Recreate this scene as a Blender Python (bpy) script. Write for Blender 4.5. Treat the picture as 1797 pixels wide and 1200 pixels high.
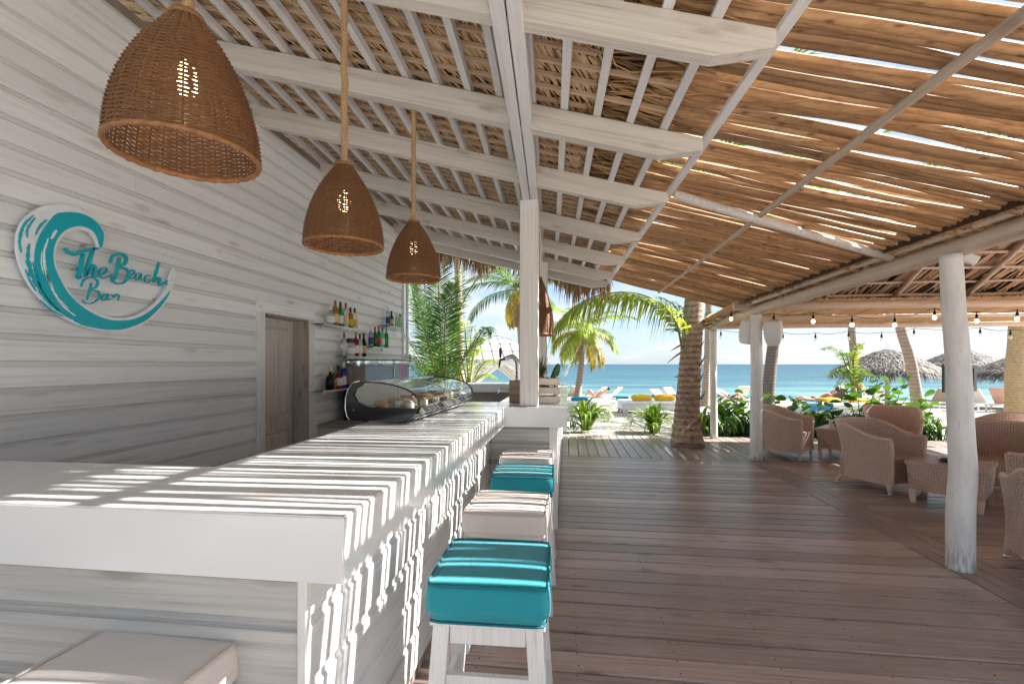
import bpy, bmesh, math, random
from mathutils import Vector, Matrix, Euler

for o in list(bpy.data.objects):
    bpy.data.objects.remove(o)
SC = bpy.context.scene
C = SC.collection
RAD = math.radians

# ------------------------------------------------------------------ camera
FPX, UC, VC, EYE = 800.0, 898.5, 639.0, 1.5        # focal length and principal point in photo pixels, eye height
YAW = math.atan(97 / FPX)
cam_d = bpy.data.cameras.new("camera")
cam_d.sensor_width = 36.0
cam_d.lens = 36.0 * FPX / 1797.0
cam_d.shift_y = 39.0 / 1797.0
cam_d.clip_start, cam_d.clip_end = 0.05, 30000
cam = bpy.data.objects.new("camera", cam_d)
cam.location = (0, 0, EYE)
cam.rotation_euler = (RAD(90), 0, YAW)
C.objects.link(cam)
SC.camera = cam

# ------------------------------------------------------------------ sky, sun, exposure
SUN_DIR = Vector((-1.0, -0.20, -0.81)).normalized()      # the way the light travels
SUN_EL = math.asin(-SUN_DIR.z)
SUN_AZ = math.atan2(-SUN_DIR.x, -SUN_DIR.y)              # clockwise from +Y
world = bpy.data.worlds.new("World")
SC.world = world
world.use_nodes = True
wn, wl = world.node_tree.nodes, world.node_tree.links
wn.clear()
w_out = wn.new("ShaderNodeOutputWorld")
w_bg = wn.new("ShaderNodeBackground")
w_sky = wn.new("ShaderNodeTexSky")
w_sky.sky_type = 'NISHITA'
w_sky.sun_disc = False
w_sky.sun_elevation = SUN_EL
w_sky.sun_rotation = SUN_AZ
w_sky.air_density, w_sky.dust_density, w_sky.ozone_density = 1.0, 0.6, 1.5
w_tc = wn.new("ShaderNodeTexCoord")
w_map = wn.new("ShaderNodeMapping")
w_map.inputs['Scale'].default_value = (1.6, 1.6, 5.5)
w_noise = wn.new("ShaderNodeTexNoise")
w_noise.inputs['Scale'].default_value = 2.3
w_noise.inputs['Detail'].default_value = 9
w_noise.inputs['Roughness'].default_value = 0.58
w_ramp = wn.new("ShaderNodeValToRGB")
w_ramp.color_ramp.elements[0].position = 0.44
w_ramp.color_ramp.elements[1].position = 0.66
w_haze = wn.new("ShaderNodeMixRGB")                      # thin high haze over the whole sky
w_haze.inputs[0].default_value = 0.82
w_haze.inputs[2].default_value = (1.02, 1.45, 1.92, 1)
w_mix = wn.new("ShaderNodeMixRGB")
w_mix.inputs[2].default_value = (2.45, 2.5, 2.55, 1)       # cloud white, in the sky texture's own units
wl.new(w_tc.outputs['Generated'], w_map.inputs[0])
wl.new(w_map.outputs[0], w_noise.inputs['Vector'])
wl.new(w_noise.outputs['Fac'], w_ramp.inputs[0])
wl.new(w_ramp.outputs[0], w_mix.inputs[0])
wl.new(w_sky.outputs[0], w_haze.inputs[1])
wl.new(w_haze.outputs[0], w_mix.inputs[1])
wl.new(w_mix.outputs[0], w_bg.inputs[0])
w_bg.inputs[1].default_value = 0.085
wl.new(w_bg.outputs[0], w_out.inputs[0])

sun_d = bpy.data.lights.new("sun", 'SUN')
sun_d.energy = 4.6
sun_d.angle = RAD(0.53)
sun_d.color = (1.0, 0.975, 0.93)
sun = bpy.data.objects.new("sun", sun_d)
sun.rotation_euler = SUN_DIR.to_track_quat('-Z', 'Y').to_euler()
C.objects.link(sun)

SC.view_settings.view_transform = 'Standard'
SC.view_settings.look = 'None'
SC.view_settings.exposure = 2.33
SC.view_settings.gamma = 1.0
SC.view_settings.use_curve_mapping = False
SC.render.engine = 'CYCLES'
SC.cycles.use_denoising = True
SC.cycles.max_bounces = 10
SC.cycles.diffuse_bounces = 6
SC.cycles.glossy_bounces = 4
SC.cycles.transmission_bounces = 8
SC.cycles.transparent_max_bounces = 12
SC.cycles.sample_clamp_indirect = 6

# ------------------------------------------------------------------ helpers
RN = random.Random(11)
def rr(a, b): return RN.uniform(a, b)

def pix(u, v):
    t, w = (u - UC) / FPX, (VC - v) / FPX
    s, c = math.sin(YAW), math.cos(YAW)
    return Vector((-s + t * c, c + t * s, w))
def on_x(u, v, X):
    r = pix(u, v); return Vector((0, 0, EYE)) + r * (X / r.x)
def on_y(u, v, Y):
    r = pix(u, v); return Vector((0, 0, EYE)) + r * (Y / r.y)
def on_z(u, v, Z):
    r = pix(u, v); return Vector((0, 0, EYE)) + r * ((Z - EYE) / r.z)
def at(u, v, d):
    return Vector((0, 0, EYE)) + pix(u, v) * d

class MB:
    """collects geometry for ONE mesh object"""
    def __init__(s): s.v, s.f, s.uv = [], [], None
    def add(s, vs, fs, uv=None):
        n = len(s.v)
        s.v += [tuple(x) for x in vs]
        s.f += [tuple(i + n for i in q) for q in fs]
        if uv is not None:
            if s.uv is None: s.uv = [(0, 0)] * n
            s.uv += uv
        elif s.uv is not None:
            s.uv += [(0, 0)] * len(vs)
        return s
    def box(s, x0, x1, y0, y1, z0, z1, ch=0.0, M=None):
        if ch <= 0:
            vs = [(x, y, z) for x in (x0, x1) for y in (y0, y1) for z in (z0, z1)]
            fs = [(0, 1, 3, 2), (4, 6, 7, 5), (0, 4, 5, 1), (2, 3, 7, 6), (0, 2, 6, 4), (1, 5, 7, 3)]
        else:
            vs, fs, idx = [], [], {}
            c = ((x0 + x1) / 2, (y0 + y1) / 2, (z0 + z1) / 2); h = ((x1 - x0) / 2, (y1 - y0) / 2, (z1 - z0) / 2)
            for sx in (-1, 1):
                for sy in (-1, 1):
                    for sz in (-1, 1):
                        for a in range(3):
                            p = [0, 0, 0]
                            for k, sg in enumerate((sx, sy, sz)):
                                p[k] = c[k] + sg * (h[k] - (0 if k == a else ch))
                            idx[(sx, sy, sz, a)] = len(vs); vs.append(tuple(p))
            S = (-1, 1)
            for a in range(3):
                b, d = (a + 1) % 3, (a + 2) % 3
                for sg in S:
                    q = []
                    for (p, r) in ((-1, -1), (1, -1), (1, 1), (-1, 1)):
                        k = [0, 0, 0]; k[a] = sg; k[b] = p; k[d] = r
                        q.append(idx[(*k, a)])
                    fs.append(tuple(q if sg > 0 else q[::-1]))
                for p in S:
                    for r in S:
                        def K(sgn, ax):
                            k = [0, 0, 0]; k[a] = sgn; k[b] = p; k[d] = r
                            return idx[(*k, ax)]
                        q = (K(-1, b), K(1, b), K(1, d), K(-1, d))
                        fs.append(q if p * r < 0 else q[::-1])
            for sx in S:
                for sy in S:
                    for sz in S:
                        q = tuple(idx[(sx, sy, sz, a)] for a in range(3))
                        fs.append(q if sx * sy * sz > 0 else q[::-1])
        if M is not None: vs = [M @ Vector(p) for p in vs]
        return s.add(vs, fs)
    def tube(s, pts, rad, n=8, cap=True, tw=0.0, lobes=0, lob=0.0, ph=0.0):
        pts = [Vector(p) for p in pts]
        m = len(pts)
        if not hasattr(rad, '__len__'): rad = [rad] * m
        tang = [(pts[min(i + 1, m - 1)] - pts[max(i - 1, 0)]).normalized() for i in range(m)]
        up = Vector((0, 0, 1)) if abs(tang[0].z) < 0.9 else Vector((1, 0, 0))
        u = tang[0].cross(up).normalized(); vs = []
        for i in range(m):
            u = (u - tang[i] * u.dot(tang[i])).normalized(); w = tang[i].cross(u)
            for k in range(n):
                a = 2 * math.pi * k / n + ph
                r = rad[i] * (1 + (lob * math.cos(lobes * (a + tw * i)) if lobes else 0))
                vs.append(pts[i] + u * (r * math.cos(a)) + w * (r * math.sin(a)))
        fs = [(i * n + k, (i + 1) * n + k, (i + 1) * n + (k + 1) % n, i * n + (k + 1) % n) for i in range(m - 1) for k in range(n)]
        if cap:
            fs += [tuple(range(n)), tuple(range(m * n - 1, (m - 1) * n - 1, -1))]
        return s.add(vs, fs)
    def lathe(s, prof, n=16, o=(0, 0, 0), cap=True):
        vs = [(o[0] + r * math.cos(2 * math.pi * k / n), o[1] + r * math.sin(2 * math.pi * k / n), o[2] + z) for r, z in prof for k in range(n)]
        m = len(prof)
        fs = [(i * n + k, i * n + (k + 1) % n, (i + 1) * n + (k + 1) % n, (i + 1) * n + k) for i in range(m - 1) for k in range(n)]
        if cap: fs += [tuple(range(n - 1, -1, -1)), tuple(range((m - 1) * n, m * n))]
        return s.add(vs, fs)
    def prism(s, poly, f0, f1):
        """poly: 2D points; f0, f1 map (a, b) to the two faces' 3D points"""
        n = len(poly)
        vs = [f0(a, b) for a, b in poly] + [f1(a, b) for a, b in poly]
        fs = [tuple(range(n - 1, -1, -1)), tuple(range(n, 2 * n))] + [(i, (i + 1) % n, n + (i + 1) % n, n + i) for i in range(n)]
        return s.add(vs, fs)
    def mesh(s, name, smooth=False, fix=False, angle=None):
        me = bpy.data.meshes.new(name)
        me.from_pydata(s.v, [], s.f)
        if s.uv is not None:
            ul = me.uv_layers.new(name="UVMap")
            vi = [0] * len(me.loops); me.loops.foreach_get("vertex_index", vi)
            flat = []
            for i in vi: flat += s.uv[i]
            ul.data.foreach_set("uv", flat)
        if fix:
            bm = bmesh.new(); bm.from_mesh(me)
            bmesh.ops.recalc_face_normals(bm, faces=bm.faces)
            bm.to_mesh(me); bm.free()
        if smooth or angle:
            me.polygons.foreach_set("use_smooth", [True] * len(me.polygons))
            if angle: me.set_sharp_from_angle(angle=RAD(angle))
        me.update()
        return me

def obj(name, mb, mat, parent=None, loc=None, rot=None, smooth=False, angle=None, fix=False, kind=None, label=None):
    me = mb.mesh(name, smooth, fix, angle) if isinstance(mb, MB) else mb
    if mat is not None and len(me.materials) == 0: me.materials.append(mat)
    o = bpy.data.objects.new(name, me)
    C.objects.link(o)
    if parent is not None: o.parent = parent
    if loc is not None: o.location = loc
    if rot is not None: o.rotation_euler = rot
    if kind: o['kind'] = kind
    if label: o['label'] = label
    return o
def tag(o, label, cat, group=None):
    o['label'], o['category'] = label, cat
    if group: o['group'] = group
    return o
def thing(name, label, cat, loc=(0, 0, 0), rotz=0.0, group=None):
    o = bpy.data.objects.new(name, None)
    o.empty_display_size = 0.1
    C.objects.link(o)
    o.location = loc; o.rotation_euler = (0, 0, rotz)
    return tag(o, label, cat, group)
def structure(name):
    o = bpy.data.objects.new(name, None); C.objects.link(o); o['kind'] = 'structure'
    return o
def dup(o, parent=None):
    """copies a thing with its parts and sub-parts"""
    c = o.copy(); C.objects.link(c)
    if parent is not None: c.parent = parent
    for ch in list(o.children): dup(ch, c)
    return c
def smooth_path(pts, k=6):
    """Catmull-Rom through the points (any dimension)"""
    P = [tuple(p) for p in pts]
    if len(P) < 3: return P
    P = [P[0]] + P + [P[-1]]; out = []
    for i in range(1, len(P) - 2):
        for j in range(k):
            t = j / k
            out.append(tuple(0.5 * (2 * b + (c - a) * t + (2 * a - 5 * b + 4 * c - d) * t * t + (3 * b - a - 3 * c + d) * t ** 3)
                             for a, b, c, d in zip(P[i - 1], P[i], P[i + 1], P[i + 2])))
    out.append(P[-2])
    return out

# ------------------------------------------------------------------ materials
def srgb(h):
    h = h.lstrip('#')
    return tuple(((int(h[i:i + 2], 16) / 255) / 12.92 if int(h[i:i + 2], 16) <= 10 else (((int(h[i:i + 2], 16) / 255) + 0.055) / 1.055) ** 2.4) for i in (0, 2, 4)) + (1,)
class NT:
    def __init__(s, name):
        s.m = bpy.data.materials.new(name); s.m.use_nodes = True
        s.n, s.l = s.m.node_tree.nodes, s.m.node_tree.links
        s.b = s.n['Principled BSDF']; s.out = s.n['Material Output']
    def new(s, t, **kw):
        n = s.n.new('ShaderNode' + t)
        for k, v in kw.items():
            if k.startswith('_'): setattr(n, k[1:], v)
            else: n.inputs[k.replace('__', ' ')].default_value = v
        return n
    def link(s, a, b): s.l.new(a, b)
    def coords(s, scale, kind='Object', rnd=True):
        tc = s.new('TexCoord'); vec = tc.outputs[kind]
        if rnd:
            oi = s.new('ObjectInfo'); mu = s.new('VectorMath', _operation='SCALE'); mu.inputs[0].default_value = (37, 53, 71)
            s.link(oi.outputs['Random'], mu.inputs['Scale'])
            ad = s.new('VectorMath', _operation='ADD'); s.link(vec, ad.inputs[0]); s.link(mu.outputs[0], ad.inputs[1]); vec = ad.outputs[0]
        mp = s.new('Mapping'); mp.inputs['Scale'].default_value = scale; s.link(vec, mp.inputs[0])
        return mp.outputs[0]
    def noise(s, vec, scale, detail=4, rough=0.55, dist=0.0):
        n = s.new('TexNoise', Scale=scale, Detail=detail, Roughness=rough, Distortion=dist); s.link(vec, n.inputs['Vector'])
        return n.outputs['Fac']
    def ramp(s, fac, stops):
        r = s.new('ValToRGB'); e = r.color_ramp.elements
        while len(e) < len(stops): e.new(0.5)
        for i, (p, c) in enumerate(stops):
            e[i].position = p; e[i].color = c if len(c) == 4 else (*c, 1)
        s.link(fac, r.inputs[0]); return r.outputs[0]
    def mix(s, fac, a, b, mode='MIX'):
        m = s.new('MixRGB', _blend_type=mode)
        for i, x in ((0, fac), (1, a), (2, b)):
            if isinstance(x, (int, float)): m.inputs[i].default_value = x
            elif isinstance(x, tuple): m.inputs[i].default_value = x if len(x) == 4 else (*x, 1)
            else: s.link(x, m.inputs[i])
        return m.outputs[0]
    def math(s, op, a, b=None, c=None):
        m = s.new('Math', _operation=op)
        for i, x in enumerate((a, b, c)):
            if x is None: continue
            if isinstance(x, (int, float)): m.inputs[i].default_value = x
            else: s.link(x, m.inputs[i])
        return m.outputs[0]
    def bump(s, h, strength=0.3, dist=0.01):
        b = s.new('Bump', Strength=strength, Distance=dist); s.link(h, b.inputs['Height']); s.link(b.outputs[0], s.b.inputs['Normal'])
    def col(s, c):
        if isinstance(c, tuple): s.b.inputs['Base Color'].default_value = c if len(c) == 4 else (*c, 1)
        else: s.link(c, s.b.inputs['Base Color'])
    def rough(s, r):
        if isinstance(r, (int, float)): s.b.inputs['Roughness'].default_value = r
        else: s.link(r, s.b.inputs['Roughness'])

def G(v): return (v, v, v, 1)
def wood(name, light, mid, dark, axis=0, fine=26.0, rough=0.6, knots=0.5, bump=0.25, vary=0.12, coat=0.0, stretch=0.022, kn=1.0, worn=None):
    """painted or bare timber: fibres along one object axis, knots, board to board variation"""
    t = NT(name)
    fine *= 2.4
    sc = [fine, fine, fine]; sc[axis] = fine * stretch
    v1 = t.coords(tuple(sc))
    g = t.noise(v1, 1.0, 7, 0.62, 0.6)
    sc2 = [5.0, 5.0, 5.0]; sc2[axis] = 0.9
    v2 = t.coords(tuple(sc2))
    big = t.noise(v2, 1.0, 4, 0.5, 1.2)
    base = t.ramp(g, [(0.27, dark), (0.405, mid), (0.57, light)])
    base = t.mix(t.ramp(big, [(0.35, G(0.0)), (0.7, G(0.65))]), base, light)
    sc4 = [fine * 1.3] * 3; sc4[axis] = fine * 0.012
    crack = t.noise(t.coords(tuple(sc4)), 1.0, 5, 0.7, 0.4)
    base = t.mix(t.ramp(crack, [(0.27, G(0.85)), (0.36, G(0.0))]), base, dark)
    if knots > 0:
        sc3 = [7.0 * kn] * 3; sc3[axis] = 2.2 * kn
        vo = t.new('TexVoronoi', Scale=1.0, Randomness=1.0); t.link(t.coords(tuple(sc3)), vo.inputs['Vector'])
        k = t.ramp(vo.outputs['Distance'], [(0.05, G(knots)), (0.12, G(knots * 0.55)), (0.2, G(0))])
        base = t.mix(k, base, dark)
        ring = t.math('MULTIPLY', t.ramp(vo.outputs['Distance'], [(0.0, G(1)), (0.42, G(0))]), t.math('MULTIPLY_ADD', t.math('SINE', t.math('MULTIPLY', t.math('ADD', vo.outputs['Distance'], t.math('MULTIPLY', big, 0.55)), 80.0)), 0.5, 0.5))
        base = t.mix(t.math('MULTIPLY', ring, knots * 0.28), base, dark)
    if worn:
        ge = t.new('NewGeometry')
        wr = t.math('MULTIPLY_ADD', t.noise(ge.outputs['Position'], 2.3, 9, 0.68, 0.5), 0.75, t.math('MULTIPLY', g, 0.25))
        base = t.mix(t.ramp(wr, [(0.49, G(0)), (0.62, G(0.7))]), base, worn)
    oi = t.new('ObjectInfo')
    hv = t.new('HueSaturation'); t.link(base, hv.inputs['Color'])
    t.link(t.math('MULTIPLY_ADD', oi.outputs['Random'], 2 * vary, 1 - vary), hv.inputs['Value'])
    t.col(hv.outputs[0])
    t.rough(t.math('MULTIPLY_ADD', g, 0.25, rough - 0.12))
    t.bump(g, bump, 0.003)
    if coat: t.b.inputs['Coat Weight'].default_value = coat; t.b.inputs['Coat Roughness'].default_value = 0.25
    return t.m

WHITE_L, WHITE_M, WHITE_D = (0.80, 0.79, 0.77, 1), (0.70, 0.685, 0.66, 1), (0.40, 0.365, 0.32, 1)
M = {}
M['wall_y'] = wood('white_washed_siding', (0.84, 0.86, 0.88, 1), (0.775, 0.795, 0.815, 1), (0.47, 0.445, 0.42, 1), 1, 20, 0.5, 0.6, 0.3, 0.08)
M['wall_x'] = wood('white_washed_siding_across_shaded', (0.58, 0.565, 0.535, 1), (0.44, 0.42, 0.39, 1), (0.23, 0.20, 0.165, 1), 0, 14, 0.5, 0.6, 0.3, 0.1, kn=0.8)  # darker copy of the siding: shade on the bar ends put into colour
M['rebate_y'] = wood('sawn_rebate', (0.72, 0.72, 0.72, 1), (0.63, 0.625, 0.62, 1), (0.42, 0.41, 0.395, 1), 1, 40, 0.7, 0.0, 0.4, 0.06)
M['rebate_x'] = wood('sawn_rebate_across_shaded', (0.46, 0.455, 0.445, 1), (0.36, 0.35, 0.335, 1), (0.20, 0.185, 0.165, 1), 0, 40, 0.7, 0.0, 0.4, 0.06)  # rebate darkened likewise, shade painted into its tone
M['front_y'] = wood('white_washed_bar_front', (0.76, 0.76, 0.76, 1), (0.68, 0.675, 0.665, 1), (0.42, 0.40, 0.37, 1), 1, 24, 0.55, 0.35, 0.25, 0.06)
M['rafter'] = wood('white_washed_rafter', (0.72, 0.70, 0.66, 1), (0.60, 0.575, 0.53, 1), (0.33, 0.29, 0.235, 1), 0, 22, 0.62, 0.55, 0.3, 0.06)
M['white_y'] = wood('white_painted_batten', (0.80, 0.82, 0.845, 1), (0.73, 0.745, 0.765, 1), (0.50, 0.49, 0.48, 1), 1, 26, 0.55, 0.25, 0.2, 0.08)
M['white_z'] = wood('white_washed_post', (0.80, 0.785, 0.75, 1), (0.70, 0.68, 0.645, 1), (0.40, 0.36, 0.31, 1), 2, 22, 0.6, 0.45, 0.35, 0.04)
M['door'] = wood('bleached_door', (0.62, 0.585, 0.55, 1), (0.50, 0.46, 0.425, 1), (0.32, 0.27, 0.235, 1), 2, 22, 0.6, 0.3, 0.25, 0.04)
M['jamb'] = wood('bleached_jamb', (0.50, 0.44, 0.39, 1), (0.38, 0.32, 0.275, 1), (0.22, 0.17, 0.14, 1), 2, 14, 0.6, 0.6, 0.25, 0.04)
M['stool'] = wood('white_stool_paint', (0.80, 0.78, 0.76, 1), (0.72, 0.69, 0.665, 1), (0.52, 0.48, 0.45, 1), 2, 30, 0.5, 0.1, 0.2, 0.04)
M['deck_x'] = wood('stained_deck', (0.40, 0.305, 0.268, 1), (0.285, 0.208, 0.18, 1), (0.085, 0.056, 0.047, 1), 0, 22, 0.34, 0.6, 0.5, 0.25, worn=(0.46, 0.36, 0.31, 1))
M['deck_y'] = wood('stained_deck_end', (0.29, 0.22, 0.20, 1), (0.20, 0.145, 0.13, 1), (0.085, 0.058, 0.052, 1), 1, 22, 0.36, 0.5, 0.5, 0.22, worn=(0.42, 0.34, 0.30, 1))
M['lath'] = wood('bare_lath', (0.66, 0.50, 0.36, 1), (0.55, 0.40, 0.28, 1), (0.34, 0.22, 0.14, 1), 0, 24, 0.7, 0.2, 0.2, 0.15)
M['pole_brown'] = wood('peeled_roof_pole', (0.50, 0.30, 0.145, 1), (0.35, 0.19, 0.088, 1), (0.12, 0.056, 0.027, 1), 0, 16, 0.62, 0.9, 0.8, 0.42, stretch=0.05, kn=2.6)
M['reed_y'] = wood('peeled_reed', (0.52, 0.33, 0.17, 1), (0.40, 0.23, 0.11, 1), (0.20, 0.11, 0.05, 1), 1, 22, 0.65, 0.4, 0.4, 0.25)
M['pole_grey_y'] = wood('weathered_thin_pole', (0.50, 0.42, 0.34, 1), (0.40, 0.32, 0.25, 1), (0.22, 0.16, 0.12, 1), 1, 20, 0.65, 0.5, 0.4, 0.08)
M['log_y'] = wood('limewashed_log', (0.64, 0.53, 0.43, 1), (0.53, 0.415, 0.325, 1), (0.30, 0.215, 0.155, 1), 1, 14, 0.65, 0.5, 0.4, 0.08)
M['log_x'] = wood('limewashed_log_across', (0.64, 0.51, 0.41, 1), (0.53, 0.40, 0.31, 1), (0.30, 0.205, 0.15, 1), 0, 14, 0.65, 0.4, 0.4, 0.08)
M['crate'] = wood('pale_crate', (0.66, 0.61, 0.54, 1), (0.54, 0.48, 0.41, 1), (0.33, 0.27, 0.21, 1), 0, 24, 0.65, 0.2, 0.2, 0.12)
M['brown_box'] = wood('brown_box', (0.36, 0.25, 0.17, 1), (0.27, 0.18, 0.12, 1), (0.15, 0.09, 0.06, 1), 0, 22, 0.6, 0.3, 0.2, 0.1)

def white_pole():
    t = NT('limewashed_pole')
    a = t.noise(t.coords((9, 9, 2.2)), 1.0, 6, 0.6, 0.8)
    b = t.noise(t.coords((60, 60, 8)), 1.0, 4, 0.6)
    tc = t.new('TexCoord'); sp = t.new('SeparateXYZ'); t.link(tc.outputs['Object'], sp.inputs[0])
    foot = t.ramp(sp.outputs['Z'], [(0.0, G(1)), (0.22, G(0.25)), (0.5, G(0))])
    dirt = t.math('MULTIPLY', foot, t.ramp(b, [(0.42, G(0)), (0.6, G(1))]))
    base = t.ramp(a, [(0.3, (0.66, 0.67, 0.66, 1)), (0.5, (0.77, 0.775, 0.765, 1)), (0.7, (0.83, 0.83, 0.82, 1))])
    vo = t.new('TexVoronoi', Scale=1.0); t.link(t.coords((9, 9, 3.2)), vo.inputs['Vector'])
    base = t.mix(t.ramp(vo.outputs['Distance'], [(0.04, G(0.7)), (0.10, G(0))]), base, (0.30, 0.26, 0.22, 1))
    base = t.mix(t.ramp(b, [(0.30, G(0.45)), (0.40, G(0))]), base, (0.42, 0.38, 0.34, 1))
    t.col(t.mix(dirt, base, (0.24, 0.20, 0.17, 1)))
    t.rough(0.55); t.bump(a, 0.5, 0.02)
    return t.m
M['pole_white'] = white_pole()

def plain(name, c, rough=0.5, metal=0.0, coat=0.0, nscale=0.0, namt=0.1, bump=0.0, trans=0.0, ior=1.45, sheen=0.0):
    t = NT(name)
    if nscale:
        n = t.noise(t.coords((nscale,) * 3), 1.0, 5, 0.6)
        lo = tuple(x * (1 - namt) for x in c[:3]); hi = tuple(min(1, x * (1 + namt)) for x in c[:3])
        t.col(t.ramp(n, [(0.3, (*lo, 1)), (0.7, (*hi, 1))]))
        if bump: t.bump(n, bump, 0.01)
    else: t.col(c)
    t.rough(rough); t.b.inputs['Metallic'].default_value = metal
    t.b.inputs['Coat Weight'].default_value = coat
    t.b.inputs['Coat Roughness'].default_value = 0.08
    t.b.inputs['Transmission Weight'].default_value = trans
    t.b.inputs['IOR'].default_value = ior
    t.b.inputs['Sheen Weight'].default_value = sheen
    return t.m
M['lacquer'] = plain('white_lacquer', (0.80, 0.80, 0.79, 1), 0.22, coat=0.5, nscale=3, namt=0.02)
M['dark_panel'] = plain('dark_brown_panel', (0.30, 0.25, 0.21, 1), 0.6, nscale=6, namt=0.2)  # plain dark brown board for cores, plinth and worktop
M['steel'] = plain('brushed_steel', (0.62, 0.62, 0.62, 1), 0.25, 1.0)
M['chrome'] = plain('chrome', (0.75, 0.75, 0.75, 1), 0.12, 1.0)
M['black'] = plain('black_plastic', (0.012, 0.012, 0.014, 1), 0.35)
M['black_gloss'] = plain('black_enamel', (0.01, 0.01, 0.012, 1), 0.15, coat=0.5)
M['white_plastic'] = plain('white_plastic', (0.74, 0.74, 0.73, 1), 0.4)
M['rope'] = plain('jute_rope', (0.46, 0.30, 0.16, 1), 0.85, nscale=160, namt=0.35, bump=0.6)
M['fringe_rope'] = plain('white_rope', (0.78, 0.78, 0.76, 1), 0.8)
M['skin'] = plain('tanned_skin', (0.55, 0.28, 0.19, 1), 0.5)
M['hair'] = plain('dark_hair', (0.03, 0.018, 0.012, 1), 0.5)
M['swim_red'] = plain('red_swimwear', (0.50, 0.05, 0.06, 1), 0.7)
M['swim_navy'] = plain('navy_swimwear', (0.02, 0.03, 0.10, 1), 0.7)
M['canvas'] = plain('white_canvas', (0.78, 0.77, 0.74, 1), 0.8, nscale=9, namt=0.05)
M['canvas_pink'] = plain('faded_pink_canvas', (0.62, 0.36, 0.29, 1), 0.8, nscale=9, namt=0.1)
M['canvas_grey'] = plain('taupe_canvas', (0.36, 0.28, 0.23, 1), 0.8, nscale=9, namt=0.1)
M['yellow'] = plain('yellow_cushion', (0.72, 0.40, 0.02, 1), 0.8, nscale=9, namt=0.08)
M['blue'] = plain('blue_cushion', (0.01, 0.22, 0.36, 1), 0.8, nscale=9, namt=0.08)
M['towel_blue'] = plain('blue_towel', (0.06, 0.24, 0.50, 1), 0.9, nscale=20, namt=0.2)

def fabric(name, c, dark):
    t = NT(name)
    n = t.noise(t.coords((9, 9, 9)), 1.0, 3, 0.5, 0.4)
    f = t.noise(t.coords((420, 420, 420)), 1.0, 2, 0.6)
    w = t.noise(t.coords((14, 5, 20)), 1.0, 3, 0.55, 1.5)
    t.col(t.mix(t.math('MULTIPLY', n, 0.55), c, dark))
    t.rough(0.78); t.b.inputs['Sheen Weight'].default_value = 0.25
    t.bump(t.math('ADD', t.math('MULTIPLY', f, 0.15), w), 0.35, 0.012)
    return t.m
M['teal'] = fabric('teal_canvas', (0.003, 0.30, 0.36, 1), (0.002, 0.21, 0.27, 1))
M['teal_pipe'] = plain('teal_piping', (0.002, 0.17, 0.22, 1), 0.7)
M['cream'] = fabric('cream_canvas', (0.76, 0.70, 0.655, 1), (0.62, 0.55, 0.50, 1))
M['cream_pipe'] = plain('cream_piping', (0.60, 0.53, 0.47, 1), 0.7)
M['sign_teal'] = plain('teal_sign_paint', (0.004, 0.43, 0.53, 1), 0.35)
M['sign_white'] = plain('sign_white_blue', (0.82, 0.87, 0.92, 1), 0.4, nscale=25, namt=0.06)

def straw(name, stops, rough=0.8, scale=(40, 40, 4)):
    t = NT(name)
    ge = t.new('NewGeometry')
    n = t.noise(t.coords(scale), 1.0, 4, 0.6)
    f = t.math('ADD', t.math('MULTIPLY', ge.outputs['Random Per Island'], 0.75), t.math('MULTIPLY', n, 0.25))
    t.col(t.ramp(f, stops)); t.rough(rough)
    return t.m
M['thatch'] = straw('dry_palm_leaf', [(0.1, (0.24, 0.14, 0.065, 1)), (0.35, (0.56, 0.38, 0.20, 1)), (0.65, (0.72, 0.54, 0.32, 1)), (0.9, (0.80, 0.68, 0.49, 1))])
M['fan_leaf'] = straw('dry_fan_leaf', [(0.1, (0.18, 0.10, 0.045, 1)), (0.5, (0.44, 0.27, 0.125, 1)), (0.9, (0.62, 0.42, 0.21, 1))])
M['thatch_dark'] = plain('thatch_backing', (0.05, 0.028, 0.015, 1), 0.9, nscale=30, namt=0.4, bump=0.5)  # near-black, so shade in the gaps between leaves is in the colour
M['thatch_under'] = plain('thatch_underside', (0.16, 0.12, 0.095, 1), 0.9, nscale=30, namt=0.4)
M['thatch_grey'] = straw('weathered_thatch', [(0.1, (0.055, 0.042, 0.036, 1)), (0.5, (0.13, 0.105, 0.092, 1)), (0.9, (0.33, 0.29, 0.265, 1))])
M['thatch_hut'] = straw('brown_hut_thatch', [(0.1, (0.22, 0.125, 0.07, 1)), (0.5, (0.46, 0.29, 0.18, 1)), (0.95, (0.62, 0.43, 0.28, 1))])

def leafmat(name, a, b, tr=0.35, back=None):
    t = NT(name)
    ge = t.new('NewGeometry')
    n = t.noise(t.coords((3, 3, 3)), 1.0, 3, 0.5)
    f = t.math('ADD', t.math('MULTIPLY', ge.outputs['Random Per Island'], 0.6), t.math('MULTIPLY', n, 0.4))
    c = t.ramp(f, [(0.2, a), (0.75, b)])
    t.col(c); t.rough(0.42)
    tl = t.new('BsdfTranslucent'); t.link(t.mix(1.0, c, (1.0, 1.0, 0.55, 1), 'MULTIPLY'), tl.inputs['Color'])
    mx = t.new('MixShader'); mx.inputs[0].default_value = tr
    t.link(t.b.outputs[0], mx.inputs[1]); t.link(tl.outputs[0], mx.inputs[2]); t.link(mx.outputs[0], t.out.inputs['Surface'])
    return t.m
M['palm_green'] = leafmat('palm_leaf_green', (0.045, 0.115, 0.016, 1), (0.13, 0.22, 0.03, 1), 0.42)
M['palm_lime'] = leafmat('palm_leaf_lime', (0.17, 0.27, 0.02, 1), (0.36, 0.42, 0.05, 1), 0.5)
M['palm_yellow'] = leafmat('palm_leaf_yellow', (0.22, 0.20, 0.015, 1), (0.42, 0.28, 0.02, 1), 0.45)
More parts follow.
